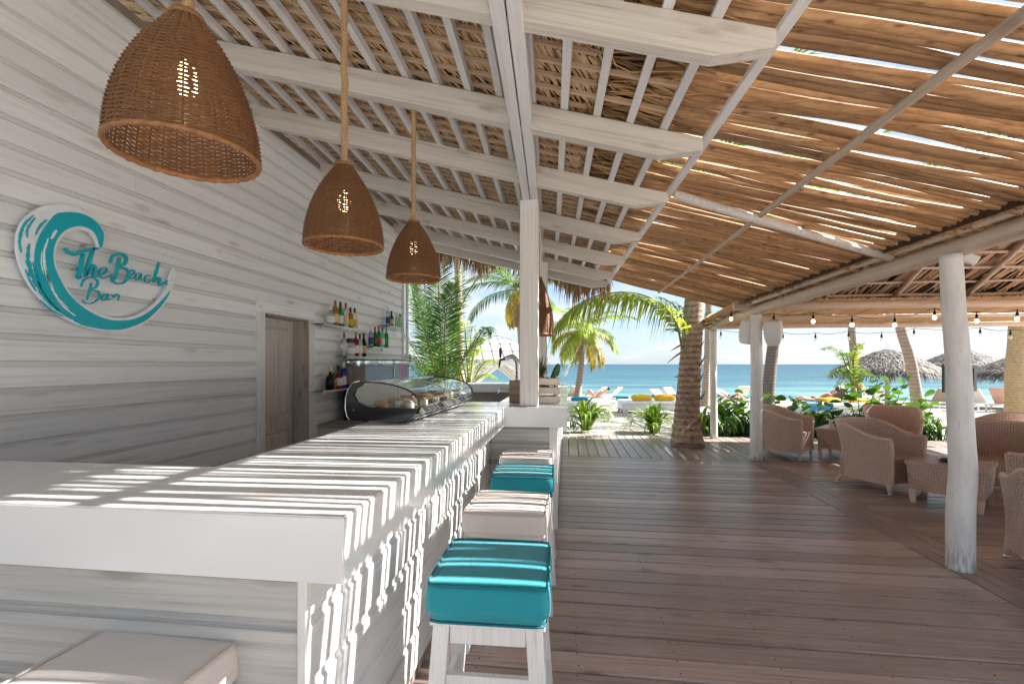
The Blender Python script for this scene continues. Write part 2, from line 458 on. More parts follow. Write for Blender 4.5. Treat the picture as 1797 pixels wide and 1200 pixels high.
M['palm_dark'] = leafmat('palm_leaf_dark', (0.03, 0.095, 0.016, 1), (0.10, 0.20, 0.03, 1), 0.42)
M['palm_dry'] = leafmat('palm_leaf_dry', (0.20, 0.13, 0.05, 1), (0.34, 0.24, 0.10, 1), 0.3)
M['lily'] = leafmat('strap_leaf', (0.07, 0.17, 0.02, 1), (0.26, 0.38, 0.06, 1), 0.42)
M['grape'] = leafmat('round_leaf', (0.030, 0.095, 0.014, 1), (0.10, 0.21, 0.025, 1), 0.4)
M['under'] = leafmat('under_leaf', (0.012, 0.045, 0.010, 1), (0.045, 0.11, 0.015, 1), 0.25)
M['stem'] = plain('green_stem', (0.16, 0.14, 0.05, 1), 0.6)

def trunkmat(name, light, dark, ring=14.0):
    t = NT(name)
    tc = t.new('TexCoord'); sp = t.new('SeparateXYZ'); t.link(tc.outputs['Object'], sp.inputs[0])
    n = t.noise(t.coords((14, 14, 30)), 1.0, 5, 0.65)
    r = t.math('SINE', t.math('ADD', t.math('MULTIPLY', sp.outputs['Z'], ring * 6.283), t.math('MULTIPLY', n, 3.5)))
    f = t.math('ADD', t.math('MULTIPLY', r, 0.10), n)
    t.col(t.ramp(f, [(0.25, dark), (0.5, tuple((x + y) / 2 for x, y in zip(light, dark))), (0.75, light)]))
    t.rough(0.85); t.bump(f, 0.8, 0.02)
    return t.m
M['trunk_brown'] = trunkmat('brown_palm_bark', (0.50, 0.36, 0.27, 1), (0.09, 0.055, 0.04, 1), 9)
M['trunk_grey'] = trunkmat('grey_palm_bark', (0.42, 0.33, 0.27, 1), (0.18, 0.125, 0.095, 1), 8)
M['trunk_rope'] = trunkmat('rope_wrapped_trunk', (0.58, 0.42, 0.24, 1), (0.30, 0.19, 0.09, 1), 16)
M['trunk_dark'] = trunkmat('dark_palm_bark', (0.20, 0.16, 0.135, 1), (0.07, 0.05, 0.042, 1), 9)

def weave():
    t = NT('pink_brown_wicker')
    uv = t.new('UVMap'); sp = t.new('SeparateXYZ'); t.link(uv.outputs[0], sp.inputs[0])
    U, V = sp.outputs[0], sp.outputs[1]
    fu, fv = t.math('FRACT', U), t.math('FRACT', V)
    par = t.math('MODULO', t.math('ADD', t.math('FLOOR', U), t.math('FLOOR', V)), 2.0)
    su = t.math('SINE', t.math('MULTIPLY', fu, math.pi)); sv = t.math('SINE', t.math('MULTIPLY', fv, math.pi))
    h = t.math('ADD', t.math('MULTIPLY', par, su), t.math('MULTIPLY', t.math('SUBTRACT', 1.0, par), sv))
    n = t.noise(t.coords((5, 5, 5)), 1.0, 3, 0.5)
    c = t.ramp(h, [(0.0, (0.12, 0.055, 0.038, 1)), (0.35, (0.58, 0.385, 0.305, 1)), (1.0, (0.82, 0.62, 0.52, 1))])
    t.col(t.mix(t.math('MULTIPLY', n, 0.35), c, (0.54, 0.36, 0.285, 1)))
    t.rough(0.38); t.bump(h, 1.0, 0.008)
    return t.m
M['wicker'] = weave()
M['wicker_trim'] = plain('wicker_trim', (0.66, 0.47, 0.38, 1), 0.45)
def basketmat(name, a, b):
    t = NT(name)
    n = t.noise(t.coords((30, 30, 60)), 1.0, 4, 0.6); n2 = t.noise(t.coords((4, 4, 4)), 1.0, 3, 0.5)
    t.col(t.ramp(t.math('ADD', t.math('MULTIPLY', n, 0.5), t.math('MULTIPLY', n2, 0.5)), [(0.3, a), (0.7, b)]))
    t.rough(0.5)
    tl = t.new('BsdfTranslucent', Color=(0.5, 0.2, 0.06, 1)); mx = t.new('MixShader'); mx.inputs[0].default_value = 0.08
    t.link(t.b.outputs[0], mx.inputs[1]); t.link(tl.outputs[0], mx.inputs[2]); t.link(mx.outputs[0], t.out.inputs['Surface'])
    return t.m
M['basket'] = basketmat('honey_rattan', (0.115, 0.048, 0.017, 1), (0.255, 0.118, 0.042, 1))
M['basket_rim'] = plain('rattan_rim', (0.27, 0.125, 0.046, 1), 0.5, nscale=60, namt=0.3)

def sandmat():
    t = NT('white_sand')
    a = t.noise(t.coords((1, 1, 1), rnd=False), 0.7, 6, 0.6); b = t.noise(t.coords((1, 1, 1), rnd=False), 5.0, 5, 0.6); c = t.noise(t.coords((1, 1, 1), rnd=False), 60.0, 3, 0.6)
    t.col(t.mix(t.math('MULTIPLY', b, 0.5), t.ramp(a, [(0.35, (0.43, 0.385, 0.325, 1)), (0.65, (0.53, 0.49, 0.43, 1))]), (0.48, 0.44, 0.375, 1)))
    t.rough(0.95); t.bump(t.math('ADD', t.math('MULTIPLY', b, 1.0), t.math('MULTIPLY', c, 0.15)), 1.0, 0.25)
    return t.m
M['sand'] = sandmat()
def seamat():
    t = NT('turquoise_sea')
    tc = t.new('TexCoord'); sp = t.new('SeparateXYZ'); t.link(tc.outputs['Object'], sp.inputs[0])
    wob = t.noise(t.coords((0.02, 0.05, 1), rnd=False), 1.0, 4, 0.6)
    d = t.math('ADD', sp.outputs['Y'], t.math('MULTIPLY', wob, 50.0))
    c = t.ramp(t.math('DIVIDE', d, 800.0), [(0.068, (0.17, 0.29, 0.27, 1)), (0.088, (0.085, 0.175, 0.18, 1)), (0.12, (0.036, 0.10, 0.125, 1)), (0.30, (0.022, 0.068, 0.098, 1)), (0.8, (0.010, 0.05, 0.078, 1))])
    p = t.noise(t.coords((0.05, 0.16, 1), rnd=False), 1.0, 5, 0.6)
    c = t.mix(t.ramp(p, [(0.42, G(0)), (0.60, G(0.7))]), c, (0.014, 0.055, 0.088, 1))
    fo = t.noise(t.coords((0.10, 0.55, 1), rnd=False), 1.0, 6, 0.7)
    c = t.mix(t.ramp(fo, [(0.67, G(0)), (0.72, G(0.55))]), c, (0.55, 0.58, 0.58, 1))
    t.col(c); t.rough(0.35); t.b.inputs['Specular IOR Level'].default_value = 0.16
    w1 = t.noise(t.coords((0.5, 1.3, 1), rnd=False), 1.0, 6, 0.65)
    t.bump(w1, 0.6, 0.5)
    t.b.inputs['IOR'].default_value = 1.33
    return t.m
M['sea'] = seamat()

def thin_glass(name, tint=(0.92, 0.97, 0.95, 1), refl=1.45, op=0.0):
    t = NT(name)
    tr = t.new('BsdfTransparent', Color=tint); gl = t.new('BsdfGlossy', Color=(1, 1, 1, 1), Roughness=0.02)
    fr = t.new('Fresnel', IOR=refl); mx = t.new('MixShader')
    t.link(fr.outputs[0], mx.inputs[0]); t.link(tr.outputs[0], mx.inputs[1]); t.link(gl.outputs[0], mx.inputs[2])
    t.link(mx.outputs[0], t.out.inputs['Surface'])
    return t.m
M['glass'] = thin_glass('clear_glass', refl=1.75)
M['shelf_glass'] = thin_glass('shelf_glass', (0.80, 0.92, 0.90, 1), 1.6)
def emit(name, c, s):
    t = NT(name)
    e = t.new('Emission', Color=c, Strength=s); t.link(e.outputs[0], t.out.inputs['Surface'])
    return t.m
M['lamp_on'] = emit('glowing_bulb', (1.0, 0.74, 0.40, 1), 5.0)
M['fairy_on'] = emit('glowing_small_bulb', (1.0, 0.72, 0.40, 1), 2.0)

# ================================================================== THE SETTING
def sand_z(y):
    P = [(-400, -0.13), (9.6, -0.13), (10.1, -0.035), (12, -0.08), (20, -0.34), (33, -0.93), (60, -2.6), (400, -6)]
    for (a, za), (b, zb) in zip(P, P[1:]):
        if y <= b: return za + (zb - za) * (y - a) / (b - a)
    return -6
xs = [-400, -120, -60, -30] + [i * 1.0 for i in range(-20, 41)] + [60, 120, 400]
ys = [-400, -100, -30, -10, 0, 5, 9.6] + [9.9 + 0.5 * i for i in range(60)] + [42, 50, 60, 400]
sm = MB()
sv = [(x, y, sand_z(y) + (0.05 * math.sin(x * 1.7 + y) * math.sin(y * 1.3 - x * 0.6) * (1 if y > 10.6 else 0.2) if 9.7 < y < 34 and -21 < x < 41 else 0)) for x in xs for y in ys]
ny = len(ys)
sm.add(sv, [(i * ny + j, (i + 1) * ny + j, (i + 1) * ny + j + 1, i * ny + j + 1) for i in range(len(xs) - 1) for j in range(ny - 1)])
obj('sand', sm, M['sand'], smooth=True, kind='structure')
sea = MB().add([(-12000, 20, 0), (12000, 20, 0), (12000, 14000, 0), (-12000, 14000, 0)], [(0, 1, 2, 3)])
obj('sea', sea, M['sea'], loc=(0, 0, -0.9), kind='structure')

# ---- timber deck, every board an object
deck = structure('deck')
PB = 0.165
def board(x0, x1, y0, y1, mat, along):
    mb = MB().box(-(x1 - x0) / 2, (x1 - x0) / 2, -(y1 - y0) / 2, (y1 - y0) / 2, -0.032, 0, 0.005)
    o = obj('board', mb, mat, deck, loc=((x0 + x1) / 2, (y0 + y1) / 2, rr(-0.0018, 0.0012)))
    o.rotation_euler = (rr(-0.004, 0.004) if along == 0 else 0, rr(-0.004, 0.004) if along == 1 else 0, rr(-0.0006, 0.0006))
y = -1.7
while y < 7.45:
    w = PB * rr(0.97, 1.03)
    y1 = min(y + w, 7.50)
    cut = rr(-2.3, -1.2)
    board(-2.78, cut - 0.003, y + 0.005, y1 - 0.005, M['deck_x'], 0)
    board(cut, 2.775, y + 0.005, y1 - 0.005, M['deck_x'], 0)
    y = y1
y = -1.7
while y < 7.45:
    y1 = min(y + 0.148, 7.50)
    board(3.135, 9.2, y + 0.0045, y1 - 0.0045, M['deck_x'], 0)
    y = y1
for i in range(3):
    board(2.785 + i * 0.116, 2.785 + (i + 1) * 0.116 - 0.006, -1.7, 7.495, M['deck_y'], 1)
x = -2.78
while x < 9.1:
    board(x + 0.0055, x + PB - 0.0055, 7.512, 9.86 + rr(-0.01, 0.01), M['deck_y'], 1)
    x += PB

scr = MB()                                              # screw heads along the joists, near boards only
y = -1.7 + PB / 2
for i in range(34):
    for j in range(7):
        for k in (-0.045, 0.045):
            scr.lathe([(0.0048, 0.0), (0.0044, 0.0012)], 6, (-0.45 + 0.5 * j + rr(-0.006, 0.006), y + k + rr(-0.004, 0.004), 0.0002))
    y += PB
M['screw'] = plain('dull_screw', (0.07, 0.06, 0.055, 1), 0.4, 0.6)
obj('screw_heads', scr, M['screw'], deck, kind='stuff')

# ================================================================== LEFT WALL
WX = -2.8
wall = thing('timber_wall', 'tall whitewashed wall of horizontal siding boards behind the bar with a doorway', 'wall')
PITCH = 0.138
PROF = [(-0.024, 0.0), (-0.001, 0.0), (0.0, 0.002), (0.0, 0.104), (-0.006, 0.107), (-0.0115, 0.114), (-0.0125, 0.1362), (-0.024, 0.1362)]
FPITCH = 0.185
FPROF = [(-0.024, 0.0), (-0.001, 0.0), (0.0, 0.002), (0.0, 0.150), (-0.004, 0.152), (-0.0095, 0.157), (-0.010, 0.1825), (-0.024, 0.1825)]
def siding(parent, axis, fixed, sgn, a0, a1, z, mat, name='plank', prof=None):
    mid = (a0 + a1) / 2
    if axis == 1: f = lambda a: (lambda o_, z_: (sgn * o_, a - mid, z_))
    else: f = lambda a: (lambda o_, z_: (a - mid, sgn * o_, z_))
    mb = MB().prism(prof or PROF, f(a0), f(a1))
    dx = rr(-0.0015, 0.0015)
    me = mb.mesh(name, fix=True); me.materials.append(mat); me.materials.append(M['rebate_y' if axis == 1 else 'rebate_x'])
    for i in (5, 6, 7): me.polygons[i].material_index = 1
    loc = (fixed + dx, mid, z) if axis == 1 else (mid, fixed + dx, z)
    return obj(name, me, None, parent, loc=loc)
DY0, DY1, DZ = 3.83, 4.76, 2.07
row = 0
z = 0.0
while z < 3.72:
    spans = [(-1.2, 7.49)]
    if z < DZ - 0.06: spans = [(-1.2, DY0 + 0.004), (DY1 - 0.004, 7.49)]
    out = []
    for a, b in spans:
        cuts = [a, b]
        if b - a > 2.2 and rr(0, 1) < 0.5: cuts = [a, rr(a + 0.8, b - 0.8), b]
        out += list(zip(cuts, cuts[1:]))
    for a, b in out: siding(wall, 1, WX, 1, a + 0.001, b - 0.001, z, M['wall_y'])
    z += PITCH; row += 1
core = MB().box(-2.96, WX - 0.025, -1.2, DY0 + 0.09, -0.1, 3.8).box(-2.96, WX - 0.025, DY1 - 0.11, 7.49, -0.1, 3.8).box(-2.96, WX - 0.025, DY0 + 0.09, DY1 - 0.11, DZ - 0.08, 3.8)
obj('wall_core', core, M['dark_panel'], wall)
obj('corner_trim', MB().box(WX - 0.16, WX + 0.02, 7.49, 7.57, -0.1, 3.75, 0.004), M['white_z'], wall)
obj('drain_pipe', MB().tube([(WX + 0.05, 7.60, -0.1), (WX + 0.05, 7.60, 3.6)], 0.028, 10), M['white_plastic'], wall, smooth=True)
fr = obj('door_frame', MB().box(WX - 0.02, WX + 0.022, DY0 + 0.002, DY0 + 0.09, 0, DZ - 0.092, 0.003), M['white_z'], wall)
obj('head', MB().box(WX - 0.02, WX + 0.022, DY0 + 0.002, DY1 - 0.002, DZ - 0.09, DZ, 0.003), M['wall_y'], fr)
obj('jamb', MB().box(WX - 0.02, WX + 0.022, DY1 - 0.11, DY1 - 0.002, 0, DZ - 0.092, 0.003), M['white_z'], fr)
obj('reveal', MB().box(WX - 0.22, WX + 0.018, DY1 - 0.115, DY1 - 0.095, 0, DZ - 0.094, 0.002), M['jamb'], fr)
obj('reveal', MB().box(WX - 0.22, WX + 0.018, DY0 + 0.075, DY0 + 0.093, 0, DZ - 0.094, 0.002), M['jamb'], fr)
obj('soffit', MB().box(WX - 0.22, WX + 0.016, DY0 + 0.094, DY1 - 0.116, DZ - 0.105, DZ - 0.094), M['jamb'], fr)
dy0, dy1, dx = DY0 + 0.096, DY1 - 0.118, WX - 0.17
dr = obj('door', MB().box(dx - 0.04, dx, dy0, dy1, 0.01, DZ - 0.107, 0.002), M['door'], wall)
for (a, b) in ((0.12, 0.80), (0.98, 1.86)):
    obj('panel', MB().box(dx, dx + 0.012, dy0 + 0.10, dy1 - 0.10, a, b, 0.010), M['door'], dr)
    pm = MB()
    for (q0, q1, r0, r1) in ((dy0 + 0.075, dy0 + 0.098, a - 0.025, b + 0.025), (dy1 - 0.098, dy1 - 0.075, a - 0.025, b + 0.025)):
        pm.box(dx, dx + 0.016, q0, q1, r0, r1, 0.005)
    for (r0, r1) in ((a - 0.025, a - 0.002), (b + 0.002, b + 0.025)):
        pm.box(dx, dx + 0.015, dy0 + 0.0985, dy1 - 0.0985, r0, r1, 0.005)
    obj('moulding', pm, M['door'], dr)
obj('handle', MB().tube([(dx, dy0 + 0.05, 0.99), (dx + 0.05, dy0 + 0.05, 0.99), (dx + 0.05, dy0 + 0.14, 0.99)], 0.009, 8), M['steel'], dr, smooth=True)

# ================================================================== BAR ROOF
ROY = 3.0
roof = thing('thatched_roof', 'palm thatched bar roof on white rafters and battens', 'roof', (0, ROY, 0), 0.035)
def zr(x): return 3.05 - 0.25 * (x + 0.3)               # underside of the rafters
RT = 0.165                                              # rafter depth
rp = [(-3.4, zr(-3.4)), (0.60, zr(0.60)), (0.85, zr(0.85) + 0.085), (0.86, zr(0.86) + 0.10), (0.86, zr(0.86) + RT), (-3.4, zr(-3.4) + RT)]
TH = math.atan(0.25); cth, sth = math.cos(TH), math.sin(TH)
rp = [((a + 0.3) * cth - (b - 3.05) * sth, (a + 0.3) * sth + (b - 3.05) * cth) for a, b in rp]   # along the rafter, so the grain runs with it
raf = MB().prism(rp, lambda a, b: (a, -0.036, b), lambda a, b: (a, 0.036, b)).mesh('rafter', fix=True)
raf.materials.append(M['rafter'])
for Y in (-0.75, 0.19, 1.13, 2.07, 3.0, 3.94, 5.08, 6.2, 7.28, 8.03):
    o = obj('rafter', raf, None, roof, loc=(-0.3 + rr(-0.02, 0.02), Y - ROY, 3.05 + rr(-0.006, 0.006)), rot=(0, TH, 0))
for i in range(18):
    x = -2.76 + 0.2105 * i
    if i == 17: x = 0.885
    zt = zr(x) + RT + 0.004
    mb = MB().box(-0.024, 0.024, -4.1, 5.25, 0, 0.046, 0.003)
    obj('batten', mb, M['white_y'], roof, loc=(x, rr(-0.03, 0.03), zt), rot=(0, math.atan(0.25), rr(-0.0015, 0.0015)))
y = -2.38
while y < 5.2:
    x1 = 0.16 + rr(-0.05, 0.05) if rr(0, 1) < 0.45 else 0.58 + rr(-0.04, 0.03)
    L = (x1 + 3.4) / math.cos(math.atan(0.25))
    mb = MB().box(0, L, -0.010, 0.010, 0, 0.024)
    obj('lath', mb, M['lath'], roof, loc=(-3.4, y, zr(-3.4) + RT + 0.052 + rr(-0.002, 0.002)), rot=(0, math.atan(0.25), rr(-0.003, 0.003)))
    # leaflets tucked over this lath
    y += rr(0.118, 0.132)
lv = MB()
y = -2.36
zl = RT + 0.078
while y < 5.25:
    x = -3.35
    lean = rr(0.03, 0.07)
    while x < 0.20:
        w = rr(0.005, 0.0105); ln = rr(0.12, 0.17); tw = lean * 1.5 + rr(-0.03, 0.035); dz = rr(-0.045, 0.012)
        z0 = zr(x) + zl + rr(0, 0.012)
        a = (x - w, y, z0); b = (x + w, y, z0 + rr(-0.004, 0.004))
        xm = x + tw * 0.4; c = (xm + w * 1.1, y + ln * 0.55, zr(xm) + zl + 0.004); d = (xm - w * 1.1, y + ln * 0.55, zr(xm) + zl + 0.006)
        e = (x + tw, y + ln, zr(x + tw) + zl + dz + 0.012)
        lv.add([a, b, c, d, e], [(0, 1, 2, 3), (3, 2, 4)])
        x += rr(0.012, 0.024)
    y += 0.112
obj('thatch_leaves', lv, M['thatch'], roof, kind='stuff')
fl = MB()
for i in range(2600):                                  # long fan leaves lying along the slope near the eave
    x = rr(0.02, 0.50); y = rr(-2.4, 5.2); ln = rr(0.25, 0.6); a = rr(-0.45, 0.45); w = rr(0.006, 0.016)
    z0 = zl + rr(-0.012, 0.03)
    p0 = (x, y); p1 = (x + ln * math.cos(a), y + ln * math.sin(a))
    if p1[0] > 0.78: p1 = (0.78, p1[1])
    xm, ym = (p0[0] + p1[0]) / 2, (p0[1] + p1[1]) / 2
    fl.add([(p0[0], p0[1], zr(p0[0]) + z0), (xm, ym - w, zr(xm) + z0 - 0.006), (p1[0], p1[1], zr(p1[0]) + z0 - rr(0, 0.03)), (xm, ym + w, zr(xm) + z0 + rr(-0.01, 0.006))], [(0, 1, 2, 3)])
obj('fan_leaves', fl, M['fan_leaf'], roof, kind='stuff')
zb = RT + 0.165
slab = MB().prism([(-3.5, zr(-3.5) + zb), (0.66, zr(0.66) + zb), (0.66, zr(0.66) + zb + 0.16), (-3.5, zr(-3.5) + zb + 0.2)], lambda a, b: (a, -4.1, b), lambda a, b: (a, 5.3, b))
obj('thatch_backing', slab, M['thatch_dark'], roof, fix=True)
fg = MB()
for i in range(1500):
    x = rr(-3.4, 0.95); y0 = 5.16 + rr(0, 0.2); ln = rr(0.25, 0.62) * (1.0 + 0.4 * math.sin(x * 5.1) * math.sin(x * 2.3 + 1)); w = rr(0.006, 0.015); sw = rr(-0.10, 0.10)
    z0 = zr(min(x, 0.8)) + zb + rr(-0.02, 0.10); a = rr(0, math.pi); ca, sa = math.cos(a) * w, math.sin(a) * w
    fg.add([(x - ca, y0 - sa, z0), (x + ca, y0 + sa, z0), (x + ca + sw * 0.5, y0 + sa + 0.10, z0 - ln * 0.6), (x - ca + sw * 0.5, y0 - sa + 0.10, z0 - ln * 0.6), (x + sw, y0 + 0.12 + rr(-0.04, 0.06), z0 - ln)], [(0, 1, 2, 3), (3, 2, 4)])
obj('thatch_fringe', fg, M['fan_leaf'], roof, kind='stuff')
for sx in (-0.038, 0.038):                              # double beam
    obj('beam', MB().box(sx - 0.034, sx + 0.034, -4.0, 5.1, 3.028, 3.185, 0.005), M['white_y'], roof, loc=(-0.30, 0, 0))
# posts standing on the counter
for (px, py, w, lab) in ((-0.355, 4.31, 0.086, 'thick whitewashed square post with knots standing on the counter step in front'),
                         (-0.375, 6.95, 0.078, 'pale square post farther back, half hidden behind the front counter post')):
    tag(obj('bar_post', MB().box(-w, w, -w, w, 1.112, 3.03, 0.006), M['white_z'], loc=(px, py, 0), rot=(0, 0, 0.02)), lab, 'post', 'posts on the bar counter')

# ================================================================== REED PERGOLA
perg = thing('pole_pergola', 'slatted canopy of crooked brown poles with bright gaps between bar roof and lounge hut', 'pergola')
def zp(x): return 3.005 - 0.285 * (x - 0.88)
def crooked(x0, x1, y0, k, r, zf, amp=0.018, seg=16, zamp=0.008):
    ph = [rr(0, 6.28) for _ in range(6)]; pts, rad = [], []
    taper = rr(-0.18, 0.18)
    for i in range(seg + 1):
        t = i / seg; x = x0 + (x1 - x0) * t
        yy = y0 + k * (x - x0) + amp * (math.sin(2.2 * t * 2 + ph[0]) + 0.55 * math.sin(9 * t + ph[1]) + 0.25 * math.sin(19 * t + ph[2]))
        pts.append((x, yy, zf(x) + zamp * (math.sin(4.2 * t + ph[3]) + 0.5 * math.sin(10 * t + ph[4]))))
        rad.append(r * (1 + taper * (t - 0.5) + 0.10 * math.sin(8 * t + ph[5]) + rr(-0.05, 0.05)))
    return pts, rad
npole = 0
y = -1.1
while y < 8.35:
    r = rr(0.0145, 0.0215) if rr(0, 1) < 0.75 else rr(0.0215, 0.031)
    pts, rad = crooked(0.40 + rr(-0.05, 0.25), 2.93 + rr(-0.05, 0.08), y + r, -0.03 + rr(-0.0025, 0.0025), r, lambda x: zp(x) + 0.0, amp=rr(0.0015, 0.005) if rr(0, 1) < 0.85 else rr(0.008, 0.014), zamp=rr(0.006, 0.021))
    mb = MB().tube([(p[0] - 1.6, p[1] - y, p[2]) for p in pts], rad, 9, ph=rr(0, 1))
    obj('roof_pole', mb, M['pole_brown'], perg, loc=(1.6, y, 0), smooth=True)
    gc = rr(0, 1); gap = rr(-0.005, 0.003) if gc < 0.36 else (rr(0.004, 0.0145) if gc < 0.965 else rr(0.017, 0.026))
    y += 2 * r + gap; npole += 1
obj('thin_pole', MB().tube([(1.66, -1.1 - 4, zp(1.66) - 0.052), (1.63, 0.4 - 4, zp(1.63) - 0.052), (1.60, 2.5 - 4, zp(1.6) - 0.057), (1.61, 5 - 4, zp(1.61) - 0.052), (1.585, 8.2 - 4, zp(1.6) - 0.05)], [0.028, 0.027, 0.025, 0.023, 0.020], 8), M['pole_grey_y'], perg, loc=(0, 4, 0), smooth=True)
obj('cross_pole', MB().tube([(0.90, 3.97, zp(0.9) - 0.075), (1.8, 4.10, zp(1.8) - 0.078), (2.76, 4.28, zp(2.76) - 0.055)], [0.038, 0.036, 0.033], 9), M['white_z'], perg, smooth=True)
reed = MB()
x = 2.62
while x < 9.2:                                          # the outer strip of thin reeds beyond the hut
    r = rr(0.014, 0.024); ph = rr(0, 6)
    reed.tube([(x + 0.012 * math.sin(ph + j), 7.35 + 0.5 * j, 2.475 - 0.033 * j + 0.006 * math.sin(ph * 2 + j * 1.7)) for j in range(6)], r, 6)
    x += 2 * r + (rr(-0.006, 0.003) if rr(0, 1) < 0.75 else rr(0.006, 0.02))
obj('reed_strip', reed, M['reed_y'], perg, smooth=True, kind='stuff')

# ================================================================== LOUNGE HUT
hut = thing('lounge_hut', 'log framed thatched shelter over the wicker lounge on the right', 'hut')
BX = 2.88
lg = [(BX + 0.08, -1.4, 2.41), (BX + 0.05, 0.2, 2.40), (BX + 0.02, 2.0, 2.385), (BX, 3.7, 2.365), (BX + 0.01, 5.4, 2.35), (BX + 0.03, 7.5, 2.335), (BX + 0.02, 9.9, 2.30)]
obj('ring_log', MB().tube([(a, b - 5, c) for a, b, c in smooth_path(lg, 4)], 0.072, 12), M['log_y'], hut, loc=(0, 5, 0), smooth=True)
obj('ring_log', MB().tube([(2.6, 0, 2.40), (4.5, 0.02, 2.415), (6.5, -0.01, 2.405), (9.3, 0.02, 2.41)], 0.062, 12), M['log_x'], hut, loc=(0, 7.55, 0), smooth=True)
obj('ring_log', MB().tube([(2.5, 0, 2.265), (5, 0.01, 2.28), (7, -0.01, 2.27), (9.4, 0.0, 2.285)], 0.058, 12), M['log_x'], hut, loc=(0, 9.72, 0), smooth=True)
obj('ring_log', MB().tube([(2.7, 0, 2.335), (5, 0.01, 2.35), (9.4, 0.0, 2.345)], 0.036, 10), M['log_x'], hut, loc=(0, 8.7, 0), smooth=True)
obj('thin_log', MB().tube([(BX - 0.075, -4.2, 2.475), (BX - 0.09, -2, 2.46), (BX - 0.10, 0, 2.45), (BX - 0.085, 2.5, 2.435), (BX - 0.08, 4.5, 2.40)], 0.028, 9), M['log_y'], hut, loc=(0, 5, 0), smooth=True)
HX0, HX1, HY0, HY1, HZ = 2.92, 8.72, 1.75, 7.55, 2.46
HC = ((HX0 + HX1) / 2, (HY0 + HY1) / 2); HS = 0.64
HA = HZ + HS * (HX1 - HX0) / 2
def hut_side(i, s, d):
    """point on side i (0 far, 1 left, 2 near, 3 right): s metres along the eave from its left end, d metres inwards"""
    if i == 0: return Vector((HX0 + s, HY1 - d, HZ + HS * d))
    if i == 1: return Vector((HX0 + d, HY0 + s, HZ + HS * d))
    if i == 2: return Vector((HX0 + s, HY0 + d, HZ + HS * d))
    return Vector((HX1 - d, HY0 + s, HZ + HS * d))
W5 = HX1 - HX0
for i in range(4):
    th = MB()
    a, b = hut_side(i, -0.25, -0.25), hut_side(i, W5 + 0.25, -0.25)
    ap = Vector((HC[0], HC[1], HA))
    up = Vector((0, 0, 0.14)); u2 = Vector((0, 0, 0.30))
    th.add([a + up, b + up, ap + up, a + u2, b + u2, ap + u2], [(0, 1, 2), (5, 4, 3), (0, 3, 4, 1), (1, 4, 5, 2), (2, 5, 3, 0)])
    obj('thatch_panel', th, M['thatch_dark'], hut, fix=True)
    st = MB()
    for k in range(1500 if i == 0 else 300):
        d = rr(-0.1, 2.5); s = rr(d, W5 - d) if d > 0 else rr(0, W5); ln = rr(0.35, 0.8); sl = rr(0.10, 0.30) if rr(0, 1) < 0.8 else rr(-0.2, 0.1); w = rr(0.008, 0.030)
        zo = Vector((0, 0, 0.06 + rr(0, 0.06)))
        p, q = hut_side(i, s, d) + zo, hut_side(i, s + sl * ln * 1.6, d + ln) + zo + Vector((0, 0, rr(-0.02, 0.02)))
        e = (hut_side(i, s + w, d) - hut_side(i, s, d))
        st.add([p - e, p + e, q + e * 0.7, q - e * 0.7], [(0, 1, 2, 3)])
    obj('thatch_leaves', st, M['thatch_hut'], hut, kind='stuff')
    for d in ((0.06, 0.30, 0.54, 0.78, 1.02, 1.3, 1.65, 2.0) if i in (0, 1) else (0.3, 1.0, 1.7)):
        r = rr(0.016, 0.024)
        pts = [hut_side(i, d + (W5 - 2 * d) * j / 8, d + rr(-0.012, 0.012)) + Vector((0, 0, 0.035 + rr(-0.006, 0.006))) for j in range(9)]
        mid = pts[4].copy()
        obj('purlin', MB().tube([p - mid for p in pts], r, 7), M['log_x' if i in (0, 2) else 'log_y'], hut, loc=mid, smooth=True)
    for k in range(1, 6):
        s = W5 * k / 6; dm = min(s, W5 - s)
        p, q = hut_side(i, s, -0.05), hut_side(i, s, dm)
        obj('hut_rafter', MB().tube([Vector((0, 0, -0.02)), (q - p) * 0.5 + Vector((0.01, 0.01, -0.015)), q - p], [0.036, 0.034, 0.03], 9), M['log_y' if i in (0, 2) else 'log_x'], hut, loc=p, smooth=True)
for Y in (3.15, 4.75, 6.35):                             # rafter butts poking out over the ring log, dark cut ends
    p = Vector((BX + 0.02, Y, 2.455))
    ro = obj('rafter_butt', MB().tube([(0.16, 0.02, 0.02), (0, 0, 0), (-0.105, -0.012, -0.015)], 0.040, 10), M['log_x'], hut, loc=p, smooth=False)
    obj('cut_end', MB().tube([(-0.105, -0.012, -0.015), (-0.109, -0.0125, -0.0155)], 0.037, 10), M['black'], ro)

# white support poles
def crooked_pole(pts, rad, label):
    b = Vector(pts[0])
    sp = smooth_path([(p[0], p[1], p[2], r) for p, r in zip(pts, rad)], 6)
    mb = MB().tube([Vector(p[:3]) - b for p in sp], [p[3] for p in sp], 16, lobes=3, lob=0.025)
    return tag(obj('support_pole', mb, M['pole_white'], loc=b, smooth=True), label, 'pole', 'limewashed support poles')
q = [on_y(1685, 900, 3.72), on_y(1689, 830, 3.72), on_y(1686, 760, 3.72), on_y(1681, 640, 3.72), on_y(1673, 540, 3.72), on_y(1668, 447, 3.72)]
crooked_pole([(2.868, 3.724, -0.03)] + [tuple(v) for v in q], [0.083, 0.083, 0.081, 0.077, 0.072, 0.069, 0.066], 'thick bent whitewashed pole standing nearest on the deck at the right')
crooked_pole([(2.956, 7.597, -0.03), (2.95, 7.59, 0.7), (2.95, 7.57, 1.5), (2.93, 7.56, 2.32)], [0.090, 0.087, 0.085, 0.083], 'middle whitewashed pole carrying two white loudspeakers')
crooked_pole([(2.95, 9.66, -0.03), (2.94, 9.67, 1.2), (2.95, 9.70, 2.25)], [0.07, 0.066, 0.062], 'slim white pole at the deck edge right of the big palm trunk')

